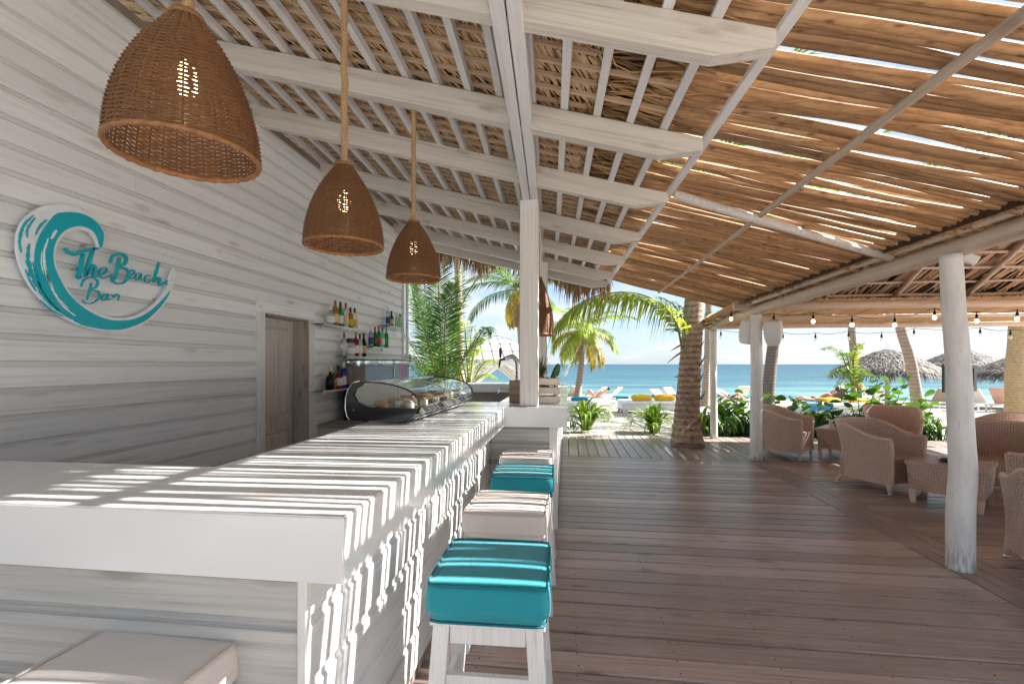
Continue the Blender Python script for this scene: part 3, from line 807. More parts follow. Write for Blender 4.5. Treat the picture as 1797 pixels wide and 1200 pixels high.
# ================================================================== BAR COUNTER
bar = thing('bar_counter', 'long white bar counter with thick glossy top stepping outward at the far post', 'bar counter')
def slab_mesh(poly, z0, z1, bev=0.004):
    bm = bmesh.new()
    vs = [bm.verts.new((x, y, z0)) for x, y in poly]
    f = bm.faces.new(vs)
    r = bmesh.ops.extrude_face_region(bm, geom=[f])
    for v in r['geom']:
        if isinstance(v, bmesh.types.BMVert): v.co.z = z1
    bmesh.ops.recalc_face_normals(bm, faces=bm.faces)
    bmesh.ops.bevel(bm, geom=list(bm.edges), offset=bev, segments=2, affect='EDGES')
    me = bpy.data.meshes.new('countertop'); bm.to_mesh(me); bm.free()
    return me
CT, CB = 1.11, 0.937
obj('countertop', slab_mesh([(-2.78, 1.10), (-0.565, 1.10), (-0.565, 4.08), (-0.0, 4.08), (-0.0, 9.5), (-2.1, 9.5), (-2.1, 9.02), (-0.70, 9.02), (-0.70, 4.66), (-1.335, 4.66), (-1.335, 1.59), (-2.78, 1.59)], CB, CT), M['lacquer'], bar)
z = 0.055
while z < 0.80:
    siding(bar, 1, -0.715, 1, 1.176, 4.20, z, M['front_y'], prof=FPROF if z < 0.75 else None)
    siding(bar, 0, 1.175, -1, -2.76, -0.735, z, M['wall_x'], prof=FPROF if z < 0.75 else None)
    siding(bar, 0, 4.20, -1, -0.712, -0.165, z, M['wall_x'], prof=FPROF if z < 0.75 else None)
    siding(bar, 1, -0.095, 1, 4.24, 9.4, z, M['front_y'], prof=FPROF if z < 0.75 else None)
    z += FPITCH
obj('plinth', MB().box(-0.745, -0.722, 1.20, 4.2, 0.0, 0.054).box(-0.745, -0.13, 4.207, 4.23, 0.0, 0.054).box(-0.125, -0.102, 4.24, 9.4, 0.0, 0.054).box(-2.76, -0.746, 1.182, 1.199, 0.0, 0.054), M['dark_panel'], bar, kind='stuff')
cc = MB().box(-1.22, -0.738, 1.2, 4.6, 0.0, CB - 0.002).box(-2.76, -1.221, 1.2, 1.5, 0.0, CB - 0.002).box(-0.737, -0.118, 4.223, 9.4, 0.0, CB - 0.002).box(-2.05, -0.74, 9.1, 9.4, 0, CB - 0.002)
obj('carcass', cc, M['dark_panel'], bar)
obj('corner_post', MB().box(-0.735, -0.708, 1.168, 1.195, 0, CB - 0.001, 0.003), M['white_z'], bar)
obj('corner_post', MB().box(-0.163, -0.088, 4.165, 4.238, 0, CB - 0.001, 0.004), M['white_z'], bar)
bc = thing('back_counter', 'low grey work counter along the wall under the bottle shelves', 'counter')
obj('worktop', MB().box(-2.795, -2.25, 4.85, 7.45, 0.78, 0.82, 0.004), M['dark_panel'], bc)
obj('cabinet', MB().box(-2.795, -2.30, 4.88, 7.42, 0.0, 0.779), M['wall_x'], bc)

# ---- stools
def cushion_mesh(sx, sy, sz, n=12, k=9.0, puff=0.16, side=0.10):
    mb = MB()
    for ax in range(3):
        for sg in (-1, 1):
            base = len(mb.v); vs = []
            for i in range(n + 1):
                for j in range(n + 1):
                    a, b = 2 * i / n - 1, 2 * j / n - 1
                    p = [0, 0, 0]; p[ax] = sg; p[(ax + 1) % 3] = a; p[(ax + 2) % 3] = b
                    m = sum(abs(c) ** k for c in p) ** (1 / k)
                    p = [c / m for c in p]
                    X, Y, Z = p
                    Z2 = Z + (puff * (1 - X * X) * (1 - Y * Y) * (1 if Z > 0 else 0) * abs(Z))
                    s_ = 1 + side * (1 - Z * Z) - 0.05 * (Z < -0.5)
                    vs.append((X * sx * s_, Y * sy * s_, Z2 * sz))
            fs = []
            for i in range(n):
                for j in range(n):
                    q = (i * (n + 1) + j, (i + 1) * (n + 1) + j, (i + 1) * (n + 1) + j + 1, i * (n + 1) + j + 1)
                    fs.append(q if sg > 0 else q[::-1])
            mb.add(vs, fs)
    return mb
def welded(mb, name, dist=1e-4):
    me = mb.mesh(name)
    bm = bmesh.new(); bm.from_mesh(me); bmesh.ops.remove_doubles(bm, verts=bm.verts, dist=dist)
    bmesh.ops.recalc_face_normals(bm, faces=bm.faces)
    bm.to_mesh(me); bm.free()
    me.polygons.foreach_set("use_smooth", [True] * len(me.polygons)); return me
def rim(sx, sy, z, r, k=9.0, n=56, sag=0.0):
    pts = []
    for i in range(n + 1):
        a = 2 * math.pi * i / n; c, s = math.cos(a), math.sin(a)
        m = (abs(c) ** k + abs(s) ** k) ** (1 / k)
        x, y = c / m, s / m
        pts.append((x * sx, y * sy, z + sag * (1 - min(1, (x * x)) if abs(x) < abs(y) else 1 - y * y)))
    return MB().tube(pts, r, 6, cap=False)
STOOL = {}
def stool_meshes(kind):
    if kind in STOOL: return STOOL[kind]
    cm = welded(cushion_mesh(0.216, 0.216, 0.068, 14, 20.0, 0.10, 0.035), 'cushion'); cm.materials.append(M[kind])
    p1 = rim(0.2150, 0.2150, 0.0655, 0.0045, k=20.0, sag=0.003).mesh('piping', True); p1.materials.append(M[kind + '_pipe'])
    p2 = rim(0.2085, 0.2085, -0.066, 0.0042, k=20.0).mesh('piping', True); p2.materials.append(M[kind + '_pipe'])
    STOOL[kind] = (cm, p1, p2); return STOOL[kind]
def leg_mesh(sx, sy):
    t, b = (0.165 * sx, 0.165 * sy), (0.205 * sx, 0.205 * sy); h = 0.029
    vs = [(b[0] + i * h, b[1] + j * h, 0) for i, j in ((-1, -1), (1, -1), (1, 1), (-1, 1))] + [(t[0] + i * h, t[1] + j * h, 0.575) for i, j in ((-1, -1), (1, -1), (1, 1), (-1, 1))]
    me = MB().add(vs, [(3, 2, 1, 0), (4, 5, 6, 7), (0, 1, 5, 4), (1, 2, 6, 5), (2, 3, 7, 6), (3, 0, 4, 7)]).mesh('leg')
    me.materials.append(M['stool']); return me
LEGS = [leg_mesh(a, b) for a in (-1, 1) for b in (-1, 1)]
def mk(mb, name, mat, **k):
    me = mb.mesh(name, **k); me.materials.append(mat); return me
AP = [mk(MB().box(-0.136, 0.136, s * 0.175 - 0.014, s * 0.175 + 0.014, 0.505, 0.572, 0.002), 'apron', M['stool']) for s in (-1, 1)] + \
     [mk(MB().box(s * 0.175 - 0.014, s * 0.175 + 0.014, -0.136, 0.136, 0.505, 0.572, 0.002), 'apron', M['stool']) for s in (-1, 1)]
ST = [mk(MB().box(-0.15, 0.15, s * 0.180 - 0.013, s * 0.180 + 0.013, 0.345, 0.395, 0.002), 'stretcher', M['stool']) for s in (-1, 1)] + \
     [mk(MB().box(s * 0.190 - 0.013, s * 0.190 + 0.013, -0.16, 0.16, 0.20, 0.25, 0.002), 'stretcher', M['stool']) for s in (-1, 1)]
TOPB = mk(MB().box(-0.205, 0.205, -0.205, 0.205, 0.5725, 0.588, 0.003), 'seat_board', M['stool'])
def stool(x, y, rz, kind, label):
    t = thing('bar_stool', label, 'bar stool', (x, y, 0.0), rz, 'square cushioned stools along the bar')
    cm, p1, p2 = stool_meshes(kind)
    c = obj('cushion', cm, None, t, loc=(0, 0, 0.655))
    obj('piping', p1, None, c); obj('piping', p2, None, c)
    for me in LEGS: obj('leg', me, None, t)
    for me in AP: obj('apron', me, None, t)
    for me in ST: obj('stretcher', me, None, t)
    obj('seat_board', TOPB, None, t)
    return t
stool(-0.285, 1.78, 0.02, 'teal', 'nearest teal cushioned white stool on the walkway side of the bar')
stool(-0.325, 2.545, -0.03, 'cream', 'cream cushioned stool between the two teal stools')
stool(-0.315, 3.335, 0.02, 'teal', 'second teal stool, farther along the bar behind a cream one')
stool(-0.345, 3.97, -0.01, 'cream', 'cream cushioned stool farthest along, tucked before the counter step')
stool(-1.145, 0.985, -0.05, 'cream', 'cream cushioned stool in front of the near bar end, cut off by the picture edge')

# ---- glass food display case
case = thing('display_case', 'curved glass refrigerated food case with black ends on the bar', 'display case', (-1.455, 2.86, CT), -0.045)
SP = [(0.03, 0.018), (0.40, 0.018), (0.475, 0.055), (0.505, 0.105), (0.40, 0.108), (0.25, 0.105), (0.14, 0.115), (0.08, 0.145), (0.055, 0.185), (0.07, 0.225), (0.105, 0.245), (0.125, 0.265), (0.10, 0.282), (0.055, 0.268), (0.018, 0.225), (0.0, 0.165), (-0.004, 0.10), (0.01, 0.045)]
CL = 1.42
for y0 in (0.0, CL - 0.022):
    s_ = obj('side_panel', MB().prism(SP, lambda a, b: (a, y0, b), lambda a, b: (a, y0 + 0.022, b)), M['black_gloss'], case, fix=True)
    ed = MB().tube([(a, y0 - 0.001 if y0 == 0 else y0 + 0.023, b) for a, b in SP[12:] + SP[:1]], 0.004, 6)
    obj('edge_trim', ed, M['chrome'], s_, smooth=True)
    obj('screw', MB().lathe([(0.006, 0), (0.005, 0.003)], 10).tube([(0, 0, 0), (0, 0, 0.002)], 0.003, 6), M['chrome'], s_, loc=(0.06, y0 - 0.003 if y0 == 0 else y0 + 0.025, 0.09), rot=(RAD(90), 0, 0))
ARC = [(0.115, 0.272)] + [(0.115 + 0.385 * math.sin(RAD(a)), 0.118 + 0.152 * math.cos(RAD(a)) ** 0.8) for a in range(12, 91, 6)]
arc2 = [(a * 0.985, b - 0.005) for a, b in ARC]
gl = MB()
gl.add([(a, 0.024, b) for a, b in ARC] + [(a, CL - 0.024, b) for a, b in ARC], [(i, i + 1, len(ARC) + i + 1, len(ARC) + i) for i in range(len(ARC) - 1)])
obj('curved_glass', gl, M['glass'], case, smooth=True)
eg = [(0.505, 0.107)] + ARC[::-1] + [(0.11, 0.245), (0.07, 0.225), (0.06, 0.185), (0.085, 0.145), (0.14, 0.118), (0.25, 0.108)]
for y0 in (0.011, CL - 0.011):
    obj('end_glass', MB().add([(a, y0, b) for a, b in eg], [tuple(range(len(eg)))]), M['glass'], case)
for y0 in (0.024, CL * 0.46, CL - 0.024):
    obj('glass_rib', MB().tube([(a + 0.002, y0, b + 0.002) for a, b in ARC], 0.0055, 6), M['chrome'] if y0 == CL * 0.46 else M['black_gloss'], case, smooth=True)
obj('base', MB().prism([(0.04, 0.02), (0.40, 0.02), (0.455, 0.05), (0.45, 0.058), (0.04, 0.058)], lambda a, b: (a, 0.023, b), lambda a, b: (a, CL - 0.023, b)), M['steel'], case, fix=True)
obj('tray', MB().box(0.05, 0.485, 0.024, CL - 0.024, 0.060, 0.098, 0.003), M['steel'], case)
obj('front_rail', MB().prism([(0.485, 0.062), (0.498, 0.066), (0.515, 0.112), (0.500, 0.114)], lambda a, b: (a, 0.0225, b), lambda a, b: (a, CL - 0.0225, b)), M['black_gloss'], case, fix=True)
obj('top_rail', MB().box(0.085, 0.122, 0.023, CL - 0.023, 0.262, 0.278, 0.003), M['steel'], case)
obj('back_door', MB().box(0.045, 0.050, 0.03, CL * 0.52, 0.10, 0.262, 0.001), M['white_plastic'], case)
obj('back_door', MB().box(0.052, 0.057, CL * 0.5, CL - 0.03, 0.10, 0.262, 0.001), M['white_plastic'], case)
for y0 in (0.10, CL - 0.12):
    for x0 in (0.09, 0.36): obj('foot', MB().lathe([(0.02, 0), (0.022, 0.018)], 10), M['black'], case, loc=(x0, y0, 0.0005))
VENT = mk(MB().box(-0.018, 0.018, -0.022, 0.022, 0, 0.008, 0.002), 'vent_bar', M['chrome'])
for i in range(14): obj('vent_bar', VENT, None, case, loc=(0.455, 0.12 + i * 0.09, 0.028), rot=(0, -0.5, 0))
pass

M['bread'] = plain('bread_crust', (0.52, 0.29, 0.11, 1), 0.7, nscale=40, namt=0.35)
M['salmon'] = plain('pale_filling', (0.62, 0.36, 0.27, 1), 0.6, nscale=60, namt=0.3)
M['lettuce'] = plain('lettuce', (0.14, 0.26, 0.05, 1), 0.6, nscale=60, namt=0.5)
M['rice'] = plain('rice_white', (0.70, 0.66, 0.58, 1), 0.7, nscale=90, namt=0.2)
def roll_sandwich(p, rz, label):
    t = thing('sandwich', label, 'food', p, rz, 'snacks inside the display case')
    h = [(0.0, 0), (0.026, 0.004), (0.03, 0.014), (0.022, 0.022), (0.0, 0.024)]
    for nm, mat, z, s in (('bread', M['bread'], 0.0, (1.9, 1, 0.9)), ('lettuce', M['lettuce'], 0.018, (1.95, 1.15, 0.45)), ('filling', M['salmon'], 0.025, (1.8, 1.0, 0.45)), ('bread', M['bread'], 0.031, (1.9, 1, 1.0))):
        mb = MB().lathe(h, 12, cap=False)
        mb.v = [(x * s[0] * (1 + 0.06 * math.sin(9 * y * 40)), y * s[1], zz * s[2] + 0.002 * math.sin(x * 170)) for x, y, zz in mb.v]
        obj(nm, mb, mat, t, loc=(0, 0, z), smooth=True)
def sushi_roll(p, rz, label):
    t = thing('rice_roll', label, 'food', p, rz, 'snacks inside the display case')
    obj('rice', MB().lathe([(0.0, 0), (0.026, 0.0), (0.028, 0.01), (0.027, 0.034), (0.0, 0.036)], 12, cap=False), M['rice'], t, smooth=True)
    obj('topping', MB().lathe([(0.0, 0.0), (0.017, 0.0), (0.014, 0.010), (0.0, 0.014)], 9, cap=False), M['lettuce'] if rr(0, 1) < 0.5 else M['salmon'], t, loc=(0.002, 0, 0.036), smooth=True)
def inside(x, y, z=0.0985):
    c, s = math.cos(-0.045), math.sin(-0.045)
    return (-1.455 + c * x - s * y, 2.86 + s * x + c * y, CT + z)
FT = ['at the near left corner', 'front row near the end glass', 'in the second row near the end', 'in the front row, second', 'in the middle row, third', 'before the centre rib', 'behind the centre rib',
      'just past the centre rib', 'in the far half, front row', 'in the far half, back row', 'near the far end, front row', 'near the far end, back row']
for i, w in enumerate(FT):
    x, yv = (0.20 if i % 2 == 0 else 0.36), 0.11 + 0.107 * i
    roll_sandwich(inside(x, yv), 0.4 if i % 2 else -0.3, 'filled bread roll with lettuce in the glass case, ' + w)
FS = ['beside the near end glass', 'between rolls at the near end', 'left of the second roll', 'right of the third roll', 'under the centre of the curved glass', 'close to the centre rib', 'past the rib at the front', 'past the rib at the back', 'among rolls in the far half', 'last at the far end']
for i, w in enumerate(FS):
    sushi_roll(inside(0.275 if i % 2 else 0.41, 0.10 + 0.128 * i), i * 1.3, 'round white rice roll in the glass case, ' + w)

# ---- shelves and bottles
def glass_shelf(y0, y1, z, dep, label):
    t = thing('glass_shelf', label, 'shelf', (WX, (y0 + y1) / 2, z), 0, 'small glass bottle shelves on the wall')
    obj('shelf_plate', MB().box(0.002, dep, -(y1 - y0) / 2, (y1 - y0) / 2, -0.010, 0, 0.001), M['shelf_glass'], t)
    obj('front_edge', MB().box(dep, dep + 0.002, -(y1 - y0) / 2, (y1 - y0) / 2, -0.012, 0.001), M['white_plastic'], t)
    for k in (-0.3, 0.3):
        obj('bracket', MB().lathe([(0.012, -0.045), (0.014, -0.035), (0.014, -0.012), (0.010, -0.0105)], 10), M['white_plastic'], t, loc=(0.03, k * (y1 - y0), 0), smooth=True)
SX = -2.70                                               # bottles stand on this line
SHELF = {}
for key, (ua, ub, vb, lab) in dict(
        a=(557, 634, 574.5, 'upper left glass shelf beside the door frame holding six bottles'), b=(600, 645, 625.5, 'middle glass shelf holding a squat jar and dark bottles'),
        c=(647, 685, 610.0, 'glass shelf holding green bottles, right of the middle shelf'), d=(676, 708, 574.5, 'upper right glass shelf next to the wall end'),
        e=(556, 634, 681.5, 'lowest glass shelf holding dark rum bottles')).items():
    p, q = on_x(ua, vb, SX), on_x(ub, vb, SX)
    SHELF[key] = (p.z + q.z) / 2
    glass_shelf(p.y, min(q.y, 7.46), SHELF[key], 0.17, lab)
BP = dict(tall=[(0.034, 0), (0.037, 0.01), (0.037, 0.60), (0.030, 0.70), (0.014, 0.78), (0.013, 0.93)],
          square=[(0.050, 0), (0.053, 0.01), (0.053, 0.60), (0.044, 0.66), (0.015, 0.70), (0.014, 0.90)],
          round=[(0.046, 0), (0.056, 0.02), (0.060, 0.30), (0.050, 0.52), (0.018, 0.66), (0.015, 0.92)],
          squat=[(0.060, 0), (0.064, 0.02), (0.064, 0.66), (0.048, 0.76), (0.040, 0.84), (0.040, 0.88)],
          wine=[(0.034, 0), (0.037, 0.01), (0.037, 0.56), (0.024, 0.70), (0.013, 0.76), (0.013, 0.96)])
def glassmat(name, c, tr=0.75):
    return plain(name, c, 0.06, trans=tr, ior=1.3, coat=0.2)
BM = dict(clear=glassmat('bottle_clear', (0.90, 0.93, 0.94, 1), 0.9), green=glassmat('bottle_green', (0.03, 0.42, 0.10, 1), 0.6), lightgreen=glassmat('bottle_light_green', (0.40, 0.78, 0.52, 1), 0.8),
          amber=glassmat('bottle_amber', (0.62, 0.27, 0.03, 1), 0.55), dark=glassmat('bottle_dark', (0.012, 0.014, 0.02, 1), 0.0), olive=glassmat('bottle_olive', (0.10, 0.12, 0.02, 1), 0.3),
          red=glassmat('bottle_red', (0.34, 0.02, 0.015, 1), 0.3), rust=glassmat('bottle_rust', (0.30, 0.06, 0.015, 1), 0.3), blue=glassmat('bottle_blue', (0.02, 0.05, 0.42, 1), 0.3), paleblue=glassmat('bottle_pale_blue', (0.55, 0.70, 0.88, 1), 0.8))
CAPM = dict(red=plain('cap_red', (0.42, 0.02, 0.05, 1), 0.4), black=M['black'], white=M['white_plastic'], gold=plain('cap_gold', (0.55, 0.36, 0.08, 1), 0.35, 0.6), green=plain('cap_green', (0.16, 0.22, 0.04, 1), 0.4))
LABM = dict(white=plain('label_white', (0.78, 0.77, 0.74, 1), 0.6), yellow=plain('label_yellow', (0.62, 0.46, 0.10, 1), 0.6), red=plain('label_red', (0.45, 0.06, 0.06, 1), 0.6), navy=plain('label_navy', (0.03, 0.06, 0.22, 1), 0.6), cream=plain('label_cream', (0.66, 0.55, 0.36, 1), 0.6))
def bottle(sh, u, vtop, kind, glass, cap, lab, label, dx=0.0):
    p = on_x(u, 600, SX + dx); z = SHELF[sh]
    top = EYE + (VC - vtop) / FPX * (p.x * -math.sin(YAW) + p.y * math.cos(YAW))
    h = max(0.18, top - z)
    t = thing('bottle', label, 'bottle', (SX + dx, p.y, z + 0.0015), rr(0, 6), 'bottles on the wall shelves')
    n = 4 if kind == 'square' else 14
    prof = [(r * 0.92, zz * h) for r, zz in BP[kind]]
    obj('glass_body', MB().lathe(prof, n if kind != 'square' else 8), BM[glass], t, smooth=True)
    rt = prof[-1][0]
    obj('cap', MB().lathe([(rt * 1.12, prof[-1][1] - 0.045 * h / 0.3), (rt * 1.15, h)], 10), CAPM[cap], t)
    if lab:
        rb = max(r for r, zz in prof)
        obj('paper_label', MB().lathe([(rb + 0.0008, 0.14 * h), (rb + 0.0008, 0.46 * h)], 14, cap=False), LABM[lab], t, smooth=True)
BOT = [
    ('a', 580.5, 536, 'square', 'clear', 'white', 'white', 'square clear bottle with a broad white label, nearest the door frame'),
    ('a', 588.5, 527, 'tall', 'amber', 'red', 'cream', 'tall amber bottle with a red cap on the upper left shelf'),
    ('a', 597.5, 530, 'tall', 'green', 'black', 'white', 'bright green bottle standing on the upper left shelf'),
    ('a', 606.7, 532, 'tall', 'clear', 'red', 'cream', 'clear bottle with a red cap and pinkish label on the upper left shelf'),
    ('a', 615, 540, 'tall', 'amber', 'black', 'yellow', 'short amber bottle with a black cap, second from the shelf end'),
    ('a', 622.5, 541, 'tall', 'clear', 'black', 'yellow', 'thin clear bottle with a black cap at the end of the upper left shelf'),
    ('b', 604, 584, 'tall', 'clear', 'red', None, 'large clear bottle with a crimson cap on the middle shelf'),
    ('b', 614.5, 594, 'squat', 'clear', 'black', 'white', 'squat clear jar bottle with a white label and black lid'),
    ('b', 624.5, 583, 'tall', 'red', 'green', 'white', 'dark red bottle with an olive cap on the middle shelf'),
    ('b', 631.5, 586, 'tall', 'clear', 'black', 'white', 'narrow clear bottle with a black neck on the middle shelf'),
    ('b', 638.3, 584, 'wine', 'dark', 'black', 'yellow', 'black wine bottle with a yellow label at the middle shelf end'),
    ('c', 651, 573, 'tall', 'paleblue', 'white', 'navy', 'pale bottle with a navy label, first on the green bottle shelf'),
    ('c', 658, 574, 'wine', 'olive', 'red', None, 'olive wine bottle between the pale one and the red capped green one'),
    ('c', 664.7, 572.5, 'tall', 'green', 'red', 'red', 'green bottle with a bright red cap'),
    ('c', 671, 575, 'tall', 'lightgreen', 'black', 'white', 'pale bottle with a dark cap between two green bottles'),
    ('c', 677.8, 576, 'tall', 'green', 'green', None, 'green bottle last on its shelf, without any label'),
    ('d', 681, 538, 'tall', 'paleblue', 'white', 'navy', 'tall pale blue bottle on the upper right shelf'),
    ('d', 687, 546, 'wine', 'olive', 'black', 'yellow', 'dark wine bottle with an amber base on the upper right shelf'),
    ('d', 696.5, 549, 'tall', 'lightgreen', 'white', None, 'light green glass bottle on the upper right shelf, left of its twin'),
    ('d', 702, 551, 'tall', 'lightgreen', 'green', None, 'light green glass bottle at the very end of the upper right shelf'),
    ('e', 579.5, 643, 'round', 'dark', 'gold', None, 'round bellied black bottle, first on the lowest shelf'),
    ('e', 585.5, 655, 'tall', 'amber', 'black', 'red', 'small bottle with a red and white label beside the black round one'),
    ('e', 593.5, 641.5, 'round', 'rust', 'black', 'white', 'brown round bottle with a white label on the lowest shelf'),
    ('e', 603, 635, 'tall', 'blue', 'white', 'white', 'cobalt blue bottle on the lowest shelf'),
    ('e', 611, 632, 'wine', 'dark', 'black', 'yellow', 'tall black bottle with a big yellow label on the lowest shelf'),
    ('e', 621, 636, 'round', 'rust', 'red', 'red', 'reddish brown bottle at the right end of the lowest shelf'),
]
for i, b in enumerate(BOT): bottle(*b, dx=(0.02 if i % 2 else -0.01))

# ---- juice dispensers on the back counter
M['juice_pink'] = plain('guava_juice', (0.62, 0.10, 0.10, 1), 0.3); M['juice_pale'] = plain('cloudy_juice', (0.50, 0.37, 0.31, 1), 0.35); M['juice_yellow'] = plain('pale_yellow_juice', (0.55, 0.45, 0.25, 1), 0.3)
def dispenser(ua, ub, X, juice, fill, label, deep):
    a, b = on_x(ua, 640, X), on_x(ub, 640, X); w = (b.y - a.y) / 2
    t = thing('juice_dispenser', label, 'drink dispenser', (X - deep / 2, (a.y + b.y) / 2, 0.821), 0, 'juice dispensers behind the bar')
    obj('base', MB().box(-deep / 2 - 0.02, deep / 2 + 0.02, -w, w, 0, 0.42, 0.01), M['black'], t)
    obj('tank', MB().box(-deep / 2, deep / 2, -w + 0.005, w - 0.005, 0.425, 0.74, 0.012), M['glass'], t)
    obj('juice', MB().box(-deep / 2 + 0.008, deep / 2 - 0.008, -w + 0.013, w - 0.013, 0.43, 0.43 + 0.30 * fill, 0.008), juice, t)
    obj('lid', MB().box(-deep / 2 - 0.004, deep / 2 + 0.004, -w, w, 0.741, 0.757, 0.004), M['white_plastic'], t)
    obj('tap', MB().tube([(deep / 2, 0, 0.45), (deep / 2 + 0.05, 0, 0.45), (deep / 2 + 0.06, 0, 0.38)], 0.016, 8), M['black'], t, smooth=True)
dispenser(641, 690, -2.42, M['juice_pale'], 0.75, 'wide clear dispenser of cloudy beige juice behind the glass case', 0.26)
dispenser(692, 701.5, -2.42, M['juice_yellow'], 0.85, 'narrow dispenser of pale yellow juice between beige and pink ones', 0.24)
dispenser(702.5, 718, -2.42, M['juice_pink'], 0.90, 'dispenser of pinkish red juice behind the bar', 0.24)
dispenser(719.5, 729, -2.42, M['juice_yellow'], 0.10, 'almost empty clear dispenser at the end of the dispenser row', 0.24)

# ---- beer tap, crates and plant on the far counter
tp = thing('beer_tap', 'chrome swan neck beer tap with a black handle beside the counter post', 'beer tap', (-0.705, 6.05, CT))
obj('column', MB().tube(smooth_path([(0.05, 0, 0), (0.05, 0, 0.34), (0.04, 0, 0.43), (-0.02, 0, 0.49), (-0.09, 0, 0.475), (-0.12, 0, 0.46)], 5), 0.032, 12), M['steel'], tp, smooth=True)
obj('flange', MB().lathe([(0.06, 0), (0.06, 0.012), (0.035, 0.02)], 14), M['steel'], tp, loc=(0.05, 0, 0), smooth=True)
obj('faucet', MB().tube([(-0.11, 0, 0.465), (-0.19, 0, 0.45), (-0.195, 0, 0.40), (-0.205, 0, 0.34)], [0.016, 0.018, 0.014, 0.010], 10), M['black_gloss'], tp, smooth=True)
obj('handle', MB().lathe([(0.010, 0), (0.018, 0.02), (0.020, 0.12), (0.017, 0.14)], 10), M['black'], tp, loc=(-0.185, 0, 0.47), smooth=True)
sk = thing('sink_faucet', 'small curved chrome water faucet beside the dark sink behind the bar', 'faucet', (-0.78, 5.1, CT))
obj('spout', MB().tube(smooth_path([(0.14, 0, 0), (0.14, 0, 0.09), (0.09, 0, 0.12), (0.02, 0, 0.11), (0, 0, 0.06)], 5), 0.010, 8), M['chrome'], sk, smooth=True)
obj('lever', MB().tube([(0.14, 0, 0.09), (0.18, 0.02, 0.15)], 0.007, 6), M['chrome'], sk, smooth=True)
def crate(x, y, w, d, rows, mat, name, label, rz=0.0, h=0.065, gap=0.025):
    t = thing(name, label, 'crate', (x, y, CT + 0.001), rz)
    for i in range(rows):
        z = 0.006 + i * (h + gap)
        for s in (-1, 1):
            m1 = MB().box(-w, w, -0.006, 0.006, 0, h, 0.002); obj('slat', m1, mat, t, loc=(0, s * d, z), rot=(0, rr(-0.03, 0.03), 0))
            m2 = MB().box(-d + 0.007, d - 0.007, -0.006, 0.006, 0, h, 0.002); obj('slat', m2, mat, t, loc=(s * (w - 0.007), 0, z), rot=(0, 0, RAD(90)))
    for sx in (-1, 1):
        for sy in (-1, 1):
            obj('corner_block', MB().box(-0.011, 0.011, -0.011, 0.011, 0.0, rows * (h + gap)), mat, t, loc=(sx * (w - 0.03), sy * (d - 0.019), 0.002))
    obj('bottom', MB().box(-w + 0.016, w - 0.016, -d + 0.008, d - 0.008, 0.0, 0.008), mat, t)
    return t
crate(-0.215, 4.62, 0.13, 0.11, 3, M['crate'], 'fruit_crate', 'pale slatted crate of fruit right of the thick counter post', 0.15)
crate(-0.505, 4.66, 0.075, 0.085, 3, M['brown_box'], 'wooden_box', 'small brown wooden box left of the thick counter post', -0.05, 0.07, 0.004)
M['pine'] = plain('pineapple_leaf', (0.05, 0.10, 0.035, 1), 0.5); M['cactus'] = plain('dark_green_fruit', (0.025, 0.10, 0.035, 1), 0.35, nscale=30, namt=0.3); M['pineskin'] = plain('pineapple_skin', (0.30, 0.13, 0.04, 1), 0.7, nscale=70, namt=0.5, bump=0.8); M['coco'] = plain('coconut_husk', (0.16, 0.07, 0.035, 1), 0.8, nscale=50, namt=0.4, bump=0.5)
pa = thing('pineapple', 'pineapple with spiky leaves in the fruit crate by the post', 'pineapple', (-0.27, 4.60, CT + 0.10))
obj('fruit', MB().lathe([(0.0, 0), (0.045, 0.012), (0.06, 0.07), (0.055, 0.14), (0.03, 0.18), (0.0, 0.185)], 14, cap=False), M['pineskin'], pa, smooth=True)
pl = MB()
for i in range(46):
    a = i * 2.4; tl = 0.25 + 0.7 * i / 46; L = 0.13 + 0.10 * (i / 46); w = 0.010
    d = Vector((math.cos(a) * (1 - tl * 0.85), math.sin(a) * (1 - tl * 0.85), tl)).normalized(); s = Vector((-math.sin(a), math.cos(a), 0)) * w
    p = Vector((math.cos(a) * 0.012, math.sin(a) * 0.012, 0.175))
    pl.add([p - s, p + s, p + d * L * 0.55 + s * 0.8, p + d * L * 0.55 - s * 0.8, p + d * L + Vector((0, 0, -0.01))], [(0, 1, 2, 3), (3, 2, 4)])
obj('leaves', pl, M['pine'], pa)
cu = MB().lathe([(0.0, 0), (0.025, 0.01), (0.036, 0.08), (0.036, 0.17), (0.022, 0.23), (0.0, 0.245)], 12, cap=False)
tag(obj('green_fruit', cu, M['cactus'], loc=(-0.165, 4.60, CT + 0.17), rot=(0.1, 0.35, 0), smooth=True), 'dark green cucumber shaped fruit leaning out of the crate', 'fruit')
for (px, py, pz, lb) in ((-0.215, 4.56, 0.20, 'brown coconut at the front of the fruit crate'), (-0.20, 4.67, 0.21, 'brown coconut at the back of the fruit crate')):
    tag(obj('coconut', MB().lathe([(0.0, -0.05), (0.035, -0.037), (0.05, 0), (0.037, 0.037), (0.0, 0.052)], 14, cap=False), M['coco'], loc=(px, py, CT + pz), smooth=True), lb, 'coconut')

